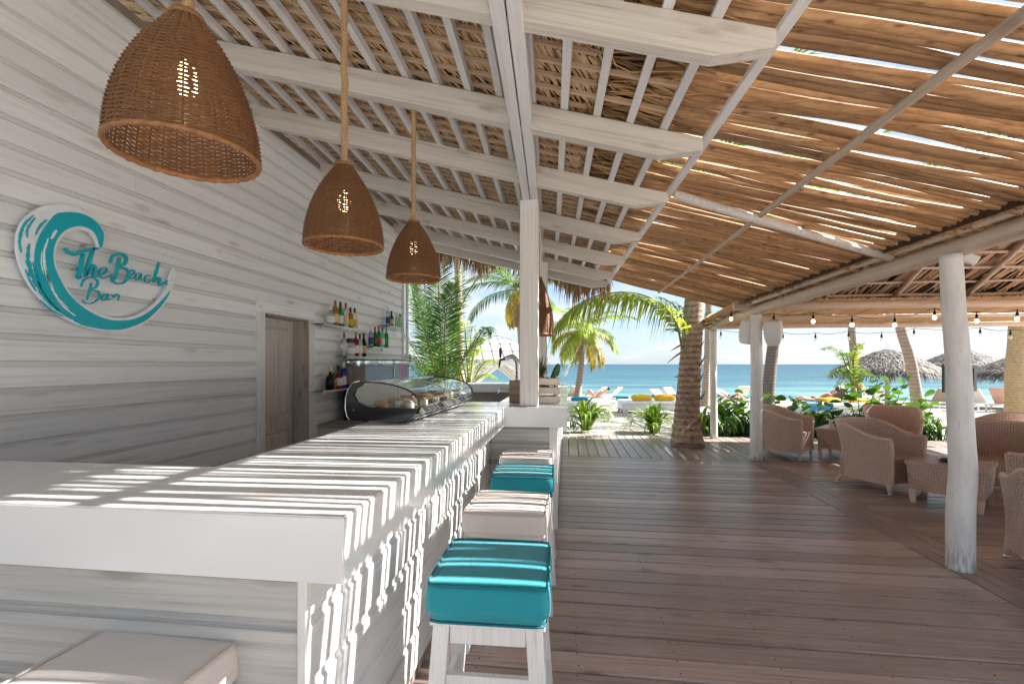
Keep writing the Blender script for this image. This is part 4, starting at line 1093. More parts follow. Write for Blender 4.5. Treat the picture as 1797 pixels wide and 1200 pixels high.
# ================================================================== PENDANT LAMPS
BPROF = [(0.178, 0.0), (0.1775, 0.03), (0.173, 0.075), (0.164, 0.12), (0.150, 0.17), (0.133, 0.215), (0.113, 0.26), (0.091, 0.30), (0.068, 0.335), (0.047, 0.365), (0.034, 0.385)]
def prof_r(z):
    for (r0, z0), (r1, z1) in zip(BPROF, BPROF[1:]):
        if z <= z1: return r0 + (r1 - r0) * (z - z0) / (z1 - z0)
    return BPROF[-1][0]
NS = 32
wv = MB(); rows = 66
for j in range(rows):
    z = 0.006 + 0.378 * j / (rows - 1); pts = []
    r0 = prof_r(z); amp = 0.0040 * (0.35 + 0.65 * r0 / 0.178)
    for i in range(NS * 2):
        a = math.pi * i / NS
        sgn = (1 if (i // 2 + j) % 2 == 0 else -1) if i % 2 == 0 else 0
        rr_ = r0 + amp * sgn + 0.0022 * math.cos(NS * 0.5 * a)
        pts.append((rr_ * math.cos(a), rr_ * math.sin(a), z + 0.0008 * math.sin(i * 1.7 + j)))
    n0 = len(wv.v); vs, fs = [], []; w = 0.0031; m = len(pts)
    for i, (x, y, zz) in enumerate(pts):
        c, s = math.cos(math.pi * i / NS), math.sin(math.pi * i / NS)
        for dr_, dz in ((w, 0), (0, w), (-w, 0), (0, -w)): vs.append((x + c * dr_, y + s * dr_, zz + dz))
    for i in range(m):
        k = (i + 1) % m
        fs += [(i * 4 + q, k * 4 + q, k * 4 + (q + 1) % 4, i * 4 + (q + 1) % 4) for q in range(4)]
    wv.add(vs, fs)
WEAVE = wv.mesh('woven_shade', True); WEAVE.materials.append(M['basket'])
sk_ = MB()
for i in range(NS):
    a = 2 * math.pi * i / NS
    sk_.tube([(prof_r(z) * math.cos(a), prof_r(z) * math.sin(a), z) for z in [0.384 * k / 12 for k in range(13)]], 0.0028, 5)
STAKES = mk(sk_, 'stakes', M['basket'], smooth=True)
RIM = mk(MB().tube([(0.178 * math.cos(2 * math.pi * i / 90), 0.178 * math.sin(2 * math.pi * i / 90), 0.0015 * math.sin(i * 2.1)) for i in range(91)], [0.0068 + 0.0012 * (i % 2) for i in range(91)], 7, cap=False), 'rim', M['basket_rim'], smooth=True)
COLLAR = mk(MB().tube([(0.036 * math.cos(2 * math.pi * i / 30), 0.036 * math.sin(2 * math.pi * i / 30), 0.385) for i in range(31)], 0.009, 7, cap=False), 'collar', M['basket_rim'], smooth=True)
BULB = mk(MB().lathe([(0.0, -0.052), (0.016, -0.047), (0.029, -0.025), (0.030, 0.0), (0.022, 0.024), (0.014, 0.045)], 14, cap=False), 'bulb', M['lamp_on'], smooth=True)
SOCK = mk(MB().lathe([(0.016, 0.045), (0.018, 0.05), (0.018, 0.11), (0.008, 0.12)], 12), 'socket', M['black'], smooth=True)
def pendant(x, y, zrim, ztop, label, s=(1, 1, 1), rot=0.0):
    t = thing('pendant_lamp', label, 'pendant lamp', (x, y, zrim), rot, 'woven rattan pendant lamps over the bar')
    for nm, me in (('shade', WEAVE), ('stakes', STAKES), ('rim', RIM), ('collar', COLLAR)):
        o = obj(nm, me, None, t); o.scale = s
    zb = 0.215 * s[2]
    b = obj('bulb', BULB, None, t, loc=(0, 0, zb)); obj('socket', SOCK, None, b)
    L = ztop - zrim - 0.37 * s[2]; n = int(L / 0.02)
    rp_ = MB().tube([(0.0015 * math.sin(i * 0.7), 0.0015 * math.cos(i * 0.5), L * i / n) for i in range(n + 1)], 0.0155, 12, lobes=3, lob=0.16, tw=0.42)
    obj('rope', rp_, M['rope'], t, loc=(0, 0, 0.37 * s[2]), smooth=True)
pendant(-1.06, 1.16, 2.085, zr(-1.06) + 0.01, 'largest looking woven pendant lamp, nearest the wave sign', rot=0.3)
pendant(-1.06, 2.07, 2.065, zr(-1.06) + 0.01, 'middle woven pendant lamp hanging over the bar', rot=1.1)
pendant(-1.045, 3.02, 2.085, zr(-1.06) + 0.01, 'farthest woven pendant lamp left of the counter post', rot=2.2)
pendant(-0.335, 5.35, 1.845, zr(-0.4) + 0.02, 'tall narrow woven pendant lamp half hidden behind the counter post', s=(1.02, 1.02, 1.72), rot=0.7)

# ================================================================== WALL SIGN
sign = thing('wall_sign', 'teal and white wave shaped sign reading The Beach Bar on the white wall', 'sign', (WX, 2.44, 2.03))
def sg(x, y):
    p = on_x(x / 4.0, 300 + y / 4.0, WX + 0.05); return (p.y - 2.44, p.z - 2.03)
def plate(pts, x0, x1, mat, name, k=4, parent=sign):
    q = [sg(*p) for p in smooth_path(pts + [pts[0]], k)[:-1]]
    return obj(name, MB().prism(q, lambda a, b: (x0, a, b), lambda a, b: (x1, a, b)), mat, parent, fix=True)
OUT = [(735, 500), (737, 430), (700, 370), (640, 310), (560, 260), (470, 238), (380, 235), (290, 255), (220, 300), (165, 360), (132, 440), (125, 540), (140, 630), (175, 720), (225, 810), (290, 890), (370, 970), (470, 1040), (580, 1090), (700, 1120), (820, 1130), (920, 1115), (1020, 1070), (1100, 1010), (1170, 920), (1215, 820), (1236, 735), (1226, 682)]
INN = [(1208, 705), (1190, 760), (1160, 840), (1110, 910), (1040, 970), (960, 1010), (870, 1030), (780, 1025), (690, 1000), (600, 945), (520, 880), (460, 800), (410, 700), (395, 610), (405, 530), (440, 470), (490, 430), (560, 415), (620, 425), (665, 465), (688, 520), (694, 560)]
plate(OUT + INN, 0.030, 0.046, M['sign_white'], 'wave_board', 3)
TO = [(722, 505), (726, 440), (690, 375), (630, 325), (550, 295), (470, 290), (400, 300), (350, 350), (300, 420), (265, 490), (245, 580), (250, 680), (280, 780), (330, 870), (400, 960), (490, 1030), (590, 1080), (700, 1108), (820, 1115), (920, 1095), (1020, 1050), (1100, 980), (1165, 900), (1195, 840)]
TI = [(1160, 885), (1100, 945), (1030, 1000), (940, 1040), (850, 1050), (760, 1042), (660, 1005), (560, 940), (480, 860), (425, 770), (385, 680), (372, 600), (382, 520), (420, 450), (480, 405), (560, 388), (640, 412), (682, 465), (705, 540)]
plate(TO + TI, 0.0465, 0.0535, M['sign_teal'], 'teal_wave', 3)
def brush(pts, w, mat, x0, x1, name, jag=0.5, k=7):
    P = smooth_path(pts, k); A, B = [], []
    for i, (x, y) in enumerate(P):
        a, b = P[max(i - 1, 0)], P[min(i + 1, len(P) - 1)]
        dx_, dy_ = b[0] - a[0], b[1] - a[1]; L = math.hypot(dx_, dy_) or 1
        t = i / (len(P) - 1); ww = w * math.sin(math.pi * min(1, max(0.03, t))) ** 0.5
        A.append((x - dy_ / L * ww * (1 + rr(-jag, jag)), y + dx_ / L * ww * (1 + rr(-jag, jag))))
        B.append((x + dy_ / L * ww * (1 + rr(-jag, jag)), y - dx_ / L * ww * (1 + rr(-jag, jag))))
    q = [sg(*p) for p in A + B[::-1]]
    return obj(name, MB().prism(q, lambda a, b: (x0, a, b), lambda a, b: (x1, a, b)), mat, sign, fix=True)
for pts, w in (([(205, 510), (195, 600), (215, 700), (262, 800), (330, 905), (420, 990)], 14), ([(232, 640), (262, 760), (318, 870), (400, 965), (500, 1040)], 8), ([(150, 575), (138, 500), (150, 425), (185, 360), (240, 310)], 9),
               ([(195, 470), (190, 420), (215, 370), (250, 330)], 6), ([(250, 450), (280, 390), (330, 340)], 8), ([(178, 690), (210, 770), (255, 845)], 5), ([(520, 1050), (580, 1075), (640, 1092)], 8), ([(280, 905), (360, 975), (450, 1022)], 5)):
    brush(pts, w, M['sign_teal'], 0.0465, 0.0525, 'brush_streak')
for pts, w in (([(335, 470), (308, 560), (306, 650), (332, 750), (372, 830)], 9), ([(395, 415), (372, 445), (355, 480)], 10), ([(318, 690), (345, 790), (400, 890), (480, 970)], 6), ([(385, 880), (450, 960), (530, 1020)], 5), ([(290, 560), (285, 640), (300, 720)], 4), ([(1130, 960), (1175, 895), (1200, 835)], 6)):
    brush(pts, w, M['sign_white'], 0.0537, 0.0550, 'foam_streak')
LET = [
    ('letter', [[(458, 540), (478, 570), (520, 582), (580, 565), (640, 548), (690, 545)], [(585, 580), (572, 640), (563, 700), (545, 748), (572, 742)]], 13),
    ('letter', [[(655, 540), (632, 620), (607, 700), (598, 745)], [(600, 730), (625, 690), (655, 665), (668, 690), (655, 735), (690, 738)]], 12),
    ('letter', [[(688, 735), (735, 715), (748, 690), (725, 680), (700, 705), (698, 740), (730, 752), (785, 725)]], 9),
    ('letter', [[(838, 608), (828, 670), (808, 745), (795, 762)], [(775, 645), (790, 600), (840, 580), (885, 605), (878, 650), (838, 672), (888, 690), (905, 730), (872, 780), (822, 790), (785, 765), (790, 735)]], 10),
    ('letter', [[(905, 735), (938, 718), (940, 700), (918, 702), (905, 735), (925, 756), (960, 738)]], 8),
    ('letter', [[(990, 718), (960, 722), (948, 752), (970, 762), (992, 725), (990, 762), (1018, 764)]], 8),
    ('letter', [[(1052, 732), (1026, 736), (1014, 766), (1034, 784), (1066, 766)]], 8),
    ('letter', [[(1117, 642), (1098, 705), (1076, 780)], [(1078, 778), (1102, 752), (1122, 756), (1118, 796), (1148, 792), (1172, 772)]], 10),
    ('letter', [[(640, 785), (630, 840), (608, 905)], [(568, 812), (588, 765), (645, 748), (685, 775), (672, 815), (638, 832), (690, 848), (696, 888), (652, 926), (600, 928), (578, 906)]], 9),
    ('letter', [[(757, 866), (728, 872), (714, 900), (738, 906), (760, 872), (756, 905), (785, 898)]], 8),
    ('letter', [[(788, 872), (800, 884), (818, 866), (834, 876), (828, 912)]], 8),
    ('letter', [[(1172, 792), (1168, 800)]], 8),
]
for nm, strokes, w in LET:
    mb = MB()
    for st in strokes:
        P = smooth_path(st, 6); A = []
        n = len(P)
        pts = []; rad = []
        for i, (x, y) in enumerate(P):
            a, b = sg(x, y); pts.append((0.052, a, b)); t = i / max(1, n - 1)
            rad.append((w if w > 9.5 else w * 0.68) * 0.00088 * (0.55 + 0.45 * math.sin(math.pi * min(1, 0.15 + 0.85 * t)) + 0.1 * math.sin(i * 1.3)))
        tb = MB().tube(pts, rad, 8)
        tb.v = [(0.050 + max(-0.010, min(0.008, (x - 0.052) * 2.0)), yv, zv) for x, yv, zv in tb.v]
        mb.add(tb.v, tb.f)
    obj(nm, mb, M['sign_teal'], sign, angle=50)
for (x, y) in ((250, 300), (150, 420), (150, 560), (620, 520), (1120, 900), (560, 690)):
    a, b = sg(x, y); obj('standoff', MB().tube([(0.0, a, b), (0.031, a, b)], 0.008, 8), M['steel'], sign)

# ================================================================== WICKER LOUNGE
CELL = 0.022
def shell_mesh():
    half = [(0.325, 0.315), (0.20, 0.325), (0.05, 0.325), (-0.10, 0.312), (-0.215, 0.275), (-0.285, 0.195), (-0.312, 0.095), (-0.318, 0.0)]
    path = smooth_path(half + [(x, -y) for x, y in half[-2::-1]], 3)
    n = len(path); mb = MB(); rings = []; uvs = []; LV = 6; TH = 0.042
    acc = 0.0
    tops = []
    for i, (x, y) in enumerate(path):
        a, b = path[max(0, i - 1)], path[min(n - 1, i + 1)]
        tx, ty = b[0] - a[0], b[1] - a[1]; L = math.hypot(tx, ty); nx, ny_ = ty / L, -tx / L
        if nx * x + ny_ * y < 0: nx, ny_ = -nx, -ny_
        if i: acc += math.hypot(x - path[i - 1][0], y - path[i - 1][1])
        q = min(1, max(0, (0.22 - x) / 0.50)); q = q * q * (3 - 2 * q)
        h = 0.635 + 0.15 * q; fl = 0.030 + 0.055 * q
        ring, ru = [], []
        for k in range(LV):
            t = k / (LV - 1); z = 0.115 + (h - 0.115) * t; o = fl * t ** 1.9 - 0.012 * math.sin(math.pi * t)
            ring.append((x + nx * o, y + ny_ * o, z)); ru.append((acc / CELL, z / CELL))
        tops.append((x + nx * (fl - TH / 2), y + ny_ * (fl - TH / 2), h + 0.002))
        for k in range(LV - 1, -1, -1):
            t = k / (LV - 1); z = 0.115 + (h - 0.115) * t; o = fl * t ** 1.9 - 0.012 * math.sin(math.pi * t) - TH
            ring.append((x + nx * o, y + ny_ * o, z)); ru.append((acc / CELL, z / CELL + 1))
        rings.append(ring); uvs.append(ru)
    m = 2 * LV
    vs = [p for r in rings for p in r]; uv = [p for r in uvs for p in r]
    fs = [(i * m + k, (i + 1) * m + k, (i + 1) * m + (k + 1) % m, i * m + (k + 1) % m) for i in range(n - 1) for k in range(m)]
    mb.add(vs, fs, uv)
    for i, fl_ in ((0, False), (n - 1, True)):
        q = tuple(range(m))
        mb.add(rings[i], [q if not fl_ else q[::-1]], [(p[0] / CELL, p[2] / CELL) for p in rings[i]])
    tr = MB().tube(tops, 0.023, 7)
    for r in (rings[0], rings[-1]):
        tr.tube([((r[k][0] + r[m - 1 - k][0]) / 2 + 0.004, (r[k][1] + r[m - 1 - k][1]) / 2, r[k][2]) for k in range(LV)], 0.0225, 7)
    return mb, tr
def uvbox(mb, x0, x1, y0, y1, z0, z1, tx=1.0):
    """box with woven coordinates; tx narrows the lower edge"""
    c = lambda x, y, z: (x * (tx if z == z0 else 1), y * (tx if z == z0 else 1), z)
    F = [([(x1, y0, z0), (x1, y1, z0), (x1, y1, z1), (x1, y0, z1)], 1, 2), ([(x0, y1, z0), (x0, y0, z0), (x0, y0, z1), (x0, y1, z1)], 1, 2), ([(x1, y1, z0), (x0, y1, z0), (x0, y1, z1), (x1, y1, z1)], 0, 2),
         ([(x0, y0, z0), (x1, y0, z0), (x1, y0, z1), (x0, y0, z1)], 0, 2), ([(x0, y0, z1), (x1, y0, z1), (x1, y1, z1), (x0, y1, z1)], 0, 1), ([(x0, y1, z0), (x1, y1, z0), (x1, y0, z0), (x0, y0, z0)], 0, 1)]
    for vs, a, b in F: mb.add([c(*v) for v in vs], [(0, 1, 2, 3)], [(v[a] / CELL, v[b] / CELL) for v in vs])
    return mb
_s, _t = shell_mesh()
SHELL = mk(_s, 'shell', M['wicker'], fix=True, angle=40); TRIM = mk(_t, 'rim_trim', M['wicker_trim'], smooth=True)
SEAT = mk(uvbox(MB(), -0.27, 0.318, -0.272, 0.272, 0.118, 0.405), 'seat', M['wicker'])
CLEG = [mk(MB().tube([(x, y, 0.12), (x + dx, y + dy, 0.03)], [0.026, 0.019], 8), 'leg', M['wicker_trim'], smooth=True) for x, y, dx, dy in ((0.295, 0.30, 0.012, 0.008), (0.295, -0.30, 0.012, -0.008), (-0.255, 0.235, -0.05, 0.02), (-0.255, -0.235, -0.05, -0.02))]
CFOOT = [mk(MB().tube([(x, y, 0.03), (x + dx, y + dy, 0.0)], [0.0175, 0.0165], 8), 'foot_cap', M['chrome'], smooth=True) for x, y, dx, dy in ((0.307, 0.308, 0.004, 0.002), (0.307, -0.308, 0.004, -0.002), (-0.305, 0.255, -0.012, 0.005), (-0.305, -0.255, -0.012, -0.005))]
def armchair(x, y, face, label):
    t = thing('wicker_armchair', label, 'armchair', (x, y, 0.001), math.atan2(face[1], face[0]), 'wicker tub armchairs in the lounge')
    s = obj('shell', SHELL, None, t); obj('rim_trim', TRIM, None, s)
    obj('seat', SEAT, None, t)
    for a, b in zip(CLEG, CFOOT):
        l = obj('leg', a, None, t); obj('foot_cap', b, None, l)
    return t
armchair(3.53, 7.96, (0.764, -0.645), 'wicker armchair beside the middle white pole, its back to the sea grape bushes')
armchair(3.78, 6.10, (0.47, -0.88), 'wicker armchair in the middle of the lounge with its woven seat front catching light')
armchair(5.28, 8.15, (-0.45, -0.89), 'wicker armchair facing the camera behind the middle one, open side with diagonal shadow')
armchair(6.55, 7.75, (-0.2, 0.98), 'wicker armchair farthest right with only its flat back showing beside the bent pole')
armchair(5.03, 6.08, (-0.62, -0.78), 'wide wicker armchair behind the bent white pole with a dark diagonal shadow inside')
armchair(4.68, 4.86, (-0.55, 0.83), 'wicker armchair at the right edge with a brightly lit arm rim')
armchair(3.53, 3.56, (0.42, 0.91), 'closest wicker armchair, cut by the right edge, seen from behind')
def wicker_table(x, y, rz, label, s=0.40, h=0.45):
    t = thing('wicker_table', label, 'coffee table', (x, y, 0.001), rz, 'low wicker coffee tables')
    obj('table_top', uvbox(MB(), -s, s, -s, s, h - 0.035, h), M['wicker'], t)
    obj('skirt', uvbox(MB(), -s + 0.012, s - 0.012, -s + 0.012, s - 0.012, 0.135, h - 0.0355, 0.93), M['wicker'], t)
    for sx in (-1, 1):
        for sy in (-1, 1):
            obj('leg', MB().tube([(sx * (s - 0.055), sy * (s - 0.055), 0.136), (sx * (s - 0.06), sy * (s - 0.06), 0.0)], [0.034, 0.026], 6), M['wicker_trim'], t)
wicker_table(4.50, 8.02, -0.72, 'low wicker table carrying a small flower photo, between two armchairs', 0.34, 0.46)
wicker_table(4.12, 5.47, -0.80, 'low wicker table with a black ashtray, partly hidden by the bent pole', 0.32, 0.45)
# photo stand with dark flowers
ph = thing('photo_stand', 'small white stand showing dark red flowers on the far wicker table', 'photo stand', (4.42, 8.0, 0.462), -0.35)
obj('board', MB().box(-0.165, 0.165, -0.006, 0.006, 0, 0.135, 0.002), M['white_plastic'], ph, rot=(-0.12, 0, 0))
M['petal'] = plain('dark_petals', (0.10, 0.025, 0.035, 1), 0.6, nscale=60, namt=0.7); M['photo_bg'] = plain('photo_ground', (0.60, 0.52, 0.50, 1), 0.5, nscale=20, namt=0.1)
obj('photo', MB().box(-0.150, 0.150, -0.0085, -0.0065, 0.01, 0.125), M['photo_bg'], ph, rot=(-0.12, 0, 0))
for (a, b, r) in ((-0.09, 0.085, 0.026), (-0.02, 0.095, 0.022), (0.05, 0.075, 0.028), (0.0, 0.045, 0.026), (-0.075, 0.036, 0.020), (0.10, 0.10, 0.018), (0.10, 0.035, 0.022)):
    obj('printed_flower', MB().lathe([(r, 0), (r, 0.0006)], 9), M['petal'], ph, loc=(a, -0.0088 + 0.12 * b, b), rot=(RAD(90) - 0.12, 0, 0))
ash = thing('ashtray', 'black ashtray filled with dark pebbles on the nearer wicker table', 'ashtray', (4.07, 5.42, 0.452))
obj('bowl', MB().lathe([(0.06, 0), (0.085, 0.008), (0.088, 0.03), (0.08, 0.03), (0.07, 0.012), (0.0, 0.010)], 18, cap=False), M['black_gloss'], ash, smooth=True)
for i in range(11):
    a, r_ = i * 2.4, 0.018 * math.sqrt(i)
    obj('pebble', MB().lathe([(0.0, -0.008), (0.012, -0.004), (0.015, 0.003), (0.008, 0.010), (0.0, 0.011)], 7, cap=False), M['black'], ash, loc=(r_ * math.cos(a), r_ * math.sin(a), 0.024), smooth=True)

# ================================================================== STRING LIGHTS, SPEAKERS, SPOT
def string_lights(bulbs, y0, label, lit, ends):
    P = [on_y(u, v, yy) for u, v, yy in bulbs]
    t = thing('string_lights', label, 'string lights', P[0])
    o = Vector(P[0])
    A = [on_y(*ends[0])] + [p + Vector((0, 0, 0.10)) for p in P] + [on_y(*ends[1])]
    pts = []
    for a, b in zip(A, A[1:]):
        for j in range(6):
            s = j / 6; p = a.lerp(b, s); p.z -= 0.035 * 4 * s * (1 - s); pts.append(p - o)
    pts.append(A[-1] - o)
    obj('cord', MB().tube(pts, 0.005, 6), M['black'], t, smooth=True)
    for p in P:
        s = obj('bulb_holder', MB().lathe([(0.006, 0.10), (0.009, 0.06), (0.017, 0.05), (0.019, 0.0), (0.014, -0.004)], 10), M['black'], t, loc=p - o, smooth=True)
        obj('bulb', MB().lathe([(0.012, -0.004), (0.024, -0.025), (0.026, -0.042), (0.016, -0.062), (0.0, -0.067)], 12, cap=False), M['fairy_on'] if lit else M['glass'], s, smooth=True)
string_lights([(1283, 556, 7.9), (1358, 561, 7.45), (1427, 560, 7.45), (1495, 566, 7.45), (1570, 566, 7.45), (1640, 553, 7.45), (1714, 559, 7.45), (1785, 555, 7.45)], 7.45, 'upper string of lit clear bulbs hanging under the hut log', True, ((1240, 577, 8.4), (1830, 545, 7.45)))
string_lights([(1265, 588, 9.62), (1374, 592, 9.62), (1431, 593, 9.62), (1489, 590, 9.62), (1547, 592, 9.62), (1604, 585, 9.62), (1720, 584, 9.62), (1773, 588, 9.62)], 9.62, 'lower string of bulbs against the sky along the outer beam', False, ((1237, 574, 9.62), (1830, 570, 9.62)))
SPK = cushion_mesh(0.12, 0.10, 0.20, 8, 6.0, 0.0, 0.06)
for (u, v, Y, rz, lb) in ((1357, 584, 7.42, -0.5, 'white loudspeaker facing out on the right of the middle pole'), (1314, 582, 7.72, 0.6, 'white loudspeaker half hidden on the left of the middle pole')):
    p = on_y(u, v, Y)
    t = thing('loudspeaker', lb, 'loudspeaker', p, rz, 'white outdoor loudspeakers on the middle pole')
    me = welded(SPK, 'cabinet'); me.materials.append(M['white_plastic'])
    for vv in me.vertices: vv.co.x *= 1 - 0.22 * (-vv.co.z / 0.2)  if vv.co.z < 0 else 1
    c = obj('cabinet', me, None, t, rot=(0.22, 0, 0))
    obj('bracket', MB().tube([(0, 0.0, 0.05), (0.0, 0.10, 0.06), ((2.93 - p.x) * 0.8, 0.12, 0.06)], 0.012, 6), M['white_plastic'], t)
p = on_y(1702, 455, 3.72)
sp_ = thing('spotlight', 'small silver spotlight clamped at the top of the bent pole', 'spotlight', p, -0.5)
obj('housing', MB().box(-0.045, 0.045, -0.03, 0.03, -0.03, 0.035, 0.006), M['white_plastic'], sp_, rot=(0.0, 0.5, 0))
obj('bracket', MB().tube([(-0.03, 0, 0), (-0.08, 0.03, -0.01)], 0.010, 6), M['steel'], sp_)
obj('lens', MB().box(0.030, 0.040, -0.024, 0.024, -0.055, -0.0305, 0.002), M['glass'], sp_, rot=(0, 0.5, 0))

# ================================================================== PALMS AND PLANTS
def add_leaflets(mb, R, ll, n, hang, w, seed, t0=0.12, lift=0.25, fold=0.9):
    rn = random.Random(seed); m = len(R) - 1
    for k in range(n):
        t = t0 + (1 - t0) * (k + 0.5) / n
        i = min(m - 1, int(t * m)); p = R[i].lerp(R[i + 1], t * m - i); d = (R[i + 1] - R[i]).normalized()
        side0 = d.cross(Vector((0, 0, 1)))
        if side0.length < 0.05: side0 = Vector((0, 1, 0))
        side0.normalize(); upv = side0.cross(d)
        L = ll * (0.35 + 0.65 * math.sin(math.pi * min(1, 0.22 + 0.78 * t)) ** 0.8) * rn.uniform(0.85, 1.12)
        for sg_ in (-1, 1):
            f = 0.45 + 0.5 * t + rn.uniform(-0.1, 0.1)
            v = (side0 * sg_ * fold + d * f + upv * lift * rn.uniform(0.4, 1.4)).normalized()
            wv_ = d.cross(v); wv_ = v.cross(wv_).normalized() * w * rn.uniform(0.8, 1.2)
            h = hang * rn.uniform(0.7, 1.3)
            q1 = p + v * L * 0.45 + Vector((0, 0, -h * L * 0.16)); q2 = p + v * L * (1 - 0.22 * h) + Vector((0, 0, -h * L * 0.62))
            tw = upv * w * 0.35
            mb.add([p - wv_ * 0.5, p + wv_ * 0.5, q1 + wv_ + tw, q1 - wv_ - tw, q2], [(0, 1, 2, 3), (3, 2, 4)])
FR = {}
def frond_mesh(L, droop, n, ll, hang, mat, seed, w=0.019):
    key = (L, droop, n, ll, hang, mat, seed)
    if key in FR: return FR[key]
    R = []; x = z = 0.0; N = 12
    for i in range(N + 1):
        t = i / N; R.append(Vector((x, 0.06 * L * math.sin(seed + t * 2) * t, z))); a = -droop * t ** 1.3
        x += math.cos(a) * L / N; z += math.sin(a) * L / N
    mb = MB(); add_leaflets(mb, R, ll, n, hang, w, seed)
    st = MB().tube(R, [0.024 * L / 2.6 * (1 - 0.85 * i / N) + 0.003 for i in range(N + 1)], 5)
    FR[key] = (mk(mb, 'leaflets', M[mat]), mk(st, 'rachis', M['stem'], smooth=True)); return FR[key]
def hang_frond(parent, org, az, pitch, meshes, sc=1.0):
    a, b = meshes
    o = obj('frond', b, None, parent, loc=org, rot=(0, -pitch, az)); o.scale = (sc, sc, sc)
    obj('leaflets', a, None, o)
    return o
def path_frond(parent, org, pts, ll, n, hang, mat, seed, w=0.02, lift=0.25, r=0.022, fold=0.9):
    R = [Vector(p) - org for p in smooth_path(pts, 5)]
    N = len(R)
    o = obj('frond', MB().tube(R, [r * (1 - 0.8 * i / N) + 0.002 for i in range(N)], 5), M['stem'], parent, smooth=True)
    mb = MB(); add_leaflets(mb, R, ll, n, hang, w, seed, lift=lift, fold=fold)
    obj('leaflets', mb, M[mat], o)
def trunk_part(parent, path, rad, mat, ring=0.10, seed=1):
    P = smooth_path([(p[0], p[1], p[2], r) for p, r in zip(path, rad)], 6); rn = random.Random(seed)
    V = []; D = [0.0]
    for a, b in zip(P, P[1:]): D.append(D[-1] + math.dist(a[:3], b[:3]))
    n = max(8, int(D[-1] / (ring * 0.5))); pts, rs = [], []
    for i in range(n + 1):
        s = D[-1] * i / n; k = max(0, min(len(D) - 2, next((j for j in range(len(D) - 1) if D[j + 1] >= s), len(D) - 2)))
        t = (s - D[k]) / max(1e-6, D[k + 1] - D[k]); q = [u_ + (v_ - u_) * t for u_, v_ in zip(P[k], P[k + 1])]
        pts.append(q[:3]); rs.append(q[3] * (1.0 + (0.035 if i % 2 else -0.02) + rn.uniform(-0.012, 0.012)))
    return obj('trunk', MB().tube(pts, rs, 14), M[mat], parent, smooth=True)
def ground(u, d):
    p = at(u, VC, d); return Vector((p.x, p.y, sand_z(p.y)))
def palm(label, base, path, rad, tmat, crown=(), seed=1, group='coconut palms', name='palm_tree'):
    """path: trunk points relative to the base; crown: (count, length, droop, leaflet, hang, material, pitch from, pitch to)"""
    t = thing(name, label, 'palm tree', base, 0, group)
    trunk_part(t, path, rad, tmat, seed=seed)
    top = Vector(path[-1]); rn = random.Random(seed * 7 + 1); az = rn.uniform(0, 6.28)
    for (cnt, L, droop, ll, hang, mat, p0, p1) in crown:
        for i in range(cnt):
            az += 2.4 + rn.uniform(-0.2, 0.2)
            hang_frond(t, top + Vector((0, 0, rn.uniform(-0.1, 0.05))), az, p0 + (p1 - p0) * (i + rn.uniform(0, 0.8)) / cnt, frond_mesh(L, droop, 46, ll, hang, mat, 1 + i % 3), rn.uniform(0.85, 1.1))
    return t
# big palm growing through the deck edge
b = Vector((2.19, 8.68, -0.1))
def rel(u, v, d): return at(u, v, d) - b
big = palm('thick brown palm trunk rising through the deck edge in the middle', b, [(0, 0, 0), tuple(rel(1205, 745, 8.72)), tuple(rel(1208, 690, 8.76)), tuple(rel(1211, 640, 8.80)), tuple(rel(1215, 580, 8.86)), tuple(rel(1219, 520, 8.9)), tuple(rel(1226, 430, 9.0)), tuple(rel(1240, 330, 9.2))],
           [0.325, 0.245, 0.215, 0.198, 0.188, 0.178, 0.165, 0.15], 'trunk_brown',
           [(9, 3.3, 1.0, 0.72, 0.9, 'palm_green', 0.35, 1.2), (8, 3.3, 1.35, 0.72, 1.1, 'palm_lime', -0.2, 0.5)], seed=3)
path_frond(big, b, [at(1197, 612, 8.75), at(1186, 565, 8.7), at(1158, 532, 8.7), at(1110, 514, 8.8), at(1055, 517, 8.9), at(1005, 540, 9.0), at(975, 575, 9.1)], 0.95, 92, 1.2, 'palm_lime', 5, 0.022, lift=0.2)
path_frond(big, b, [at(1200, 600, 8.8), at(1196, 560, 8.9), at(1182, 535, 9.3), at(1155, 520, 10.0)], 0.5, 30, 1.0, 'palm_green', 6, 0.017)
path_frond(big, b, [at(1228, 590, 8.8), at(1238, 560, 8.9), at(1256, 548, 9.2), at(1280, 545, 9.5), at(1300, 556, 9.8)], 0.5, 30, 0.9, 'palm_green', 7, 0.016)
for i, (u, v, du, dv) in enumerate(((1196, 605, -26, 14), (1196, 618, -34, 24), (1194, 660, -14, 2), (1228, 640, 14, -22), (1230, 700, 10, -18), (1224, 745, 12, -26), (1230, 755, 10, -26), (1228, 610, 10, -16), (1226, 670, 12, -20))):
    du, dv = du * 0.75, dv * 0.8
    p0, p1 = at(u, v, 8.64) - b, at(u + du * 0.5, v + dv * 0.45, 8.5) - b; p2 = at(u + du, v + dv, 8.45) - b
    obj('dry_sheath', MB().tube([p0, p1, p2], [0.022, 0.015, 0.004], 5), M['palm_dry'] if u > 1210 else M['trunk_grey'], big)
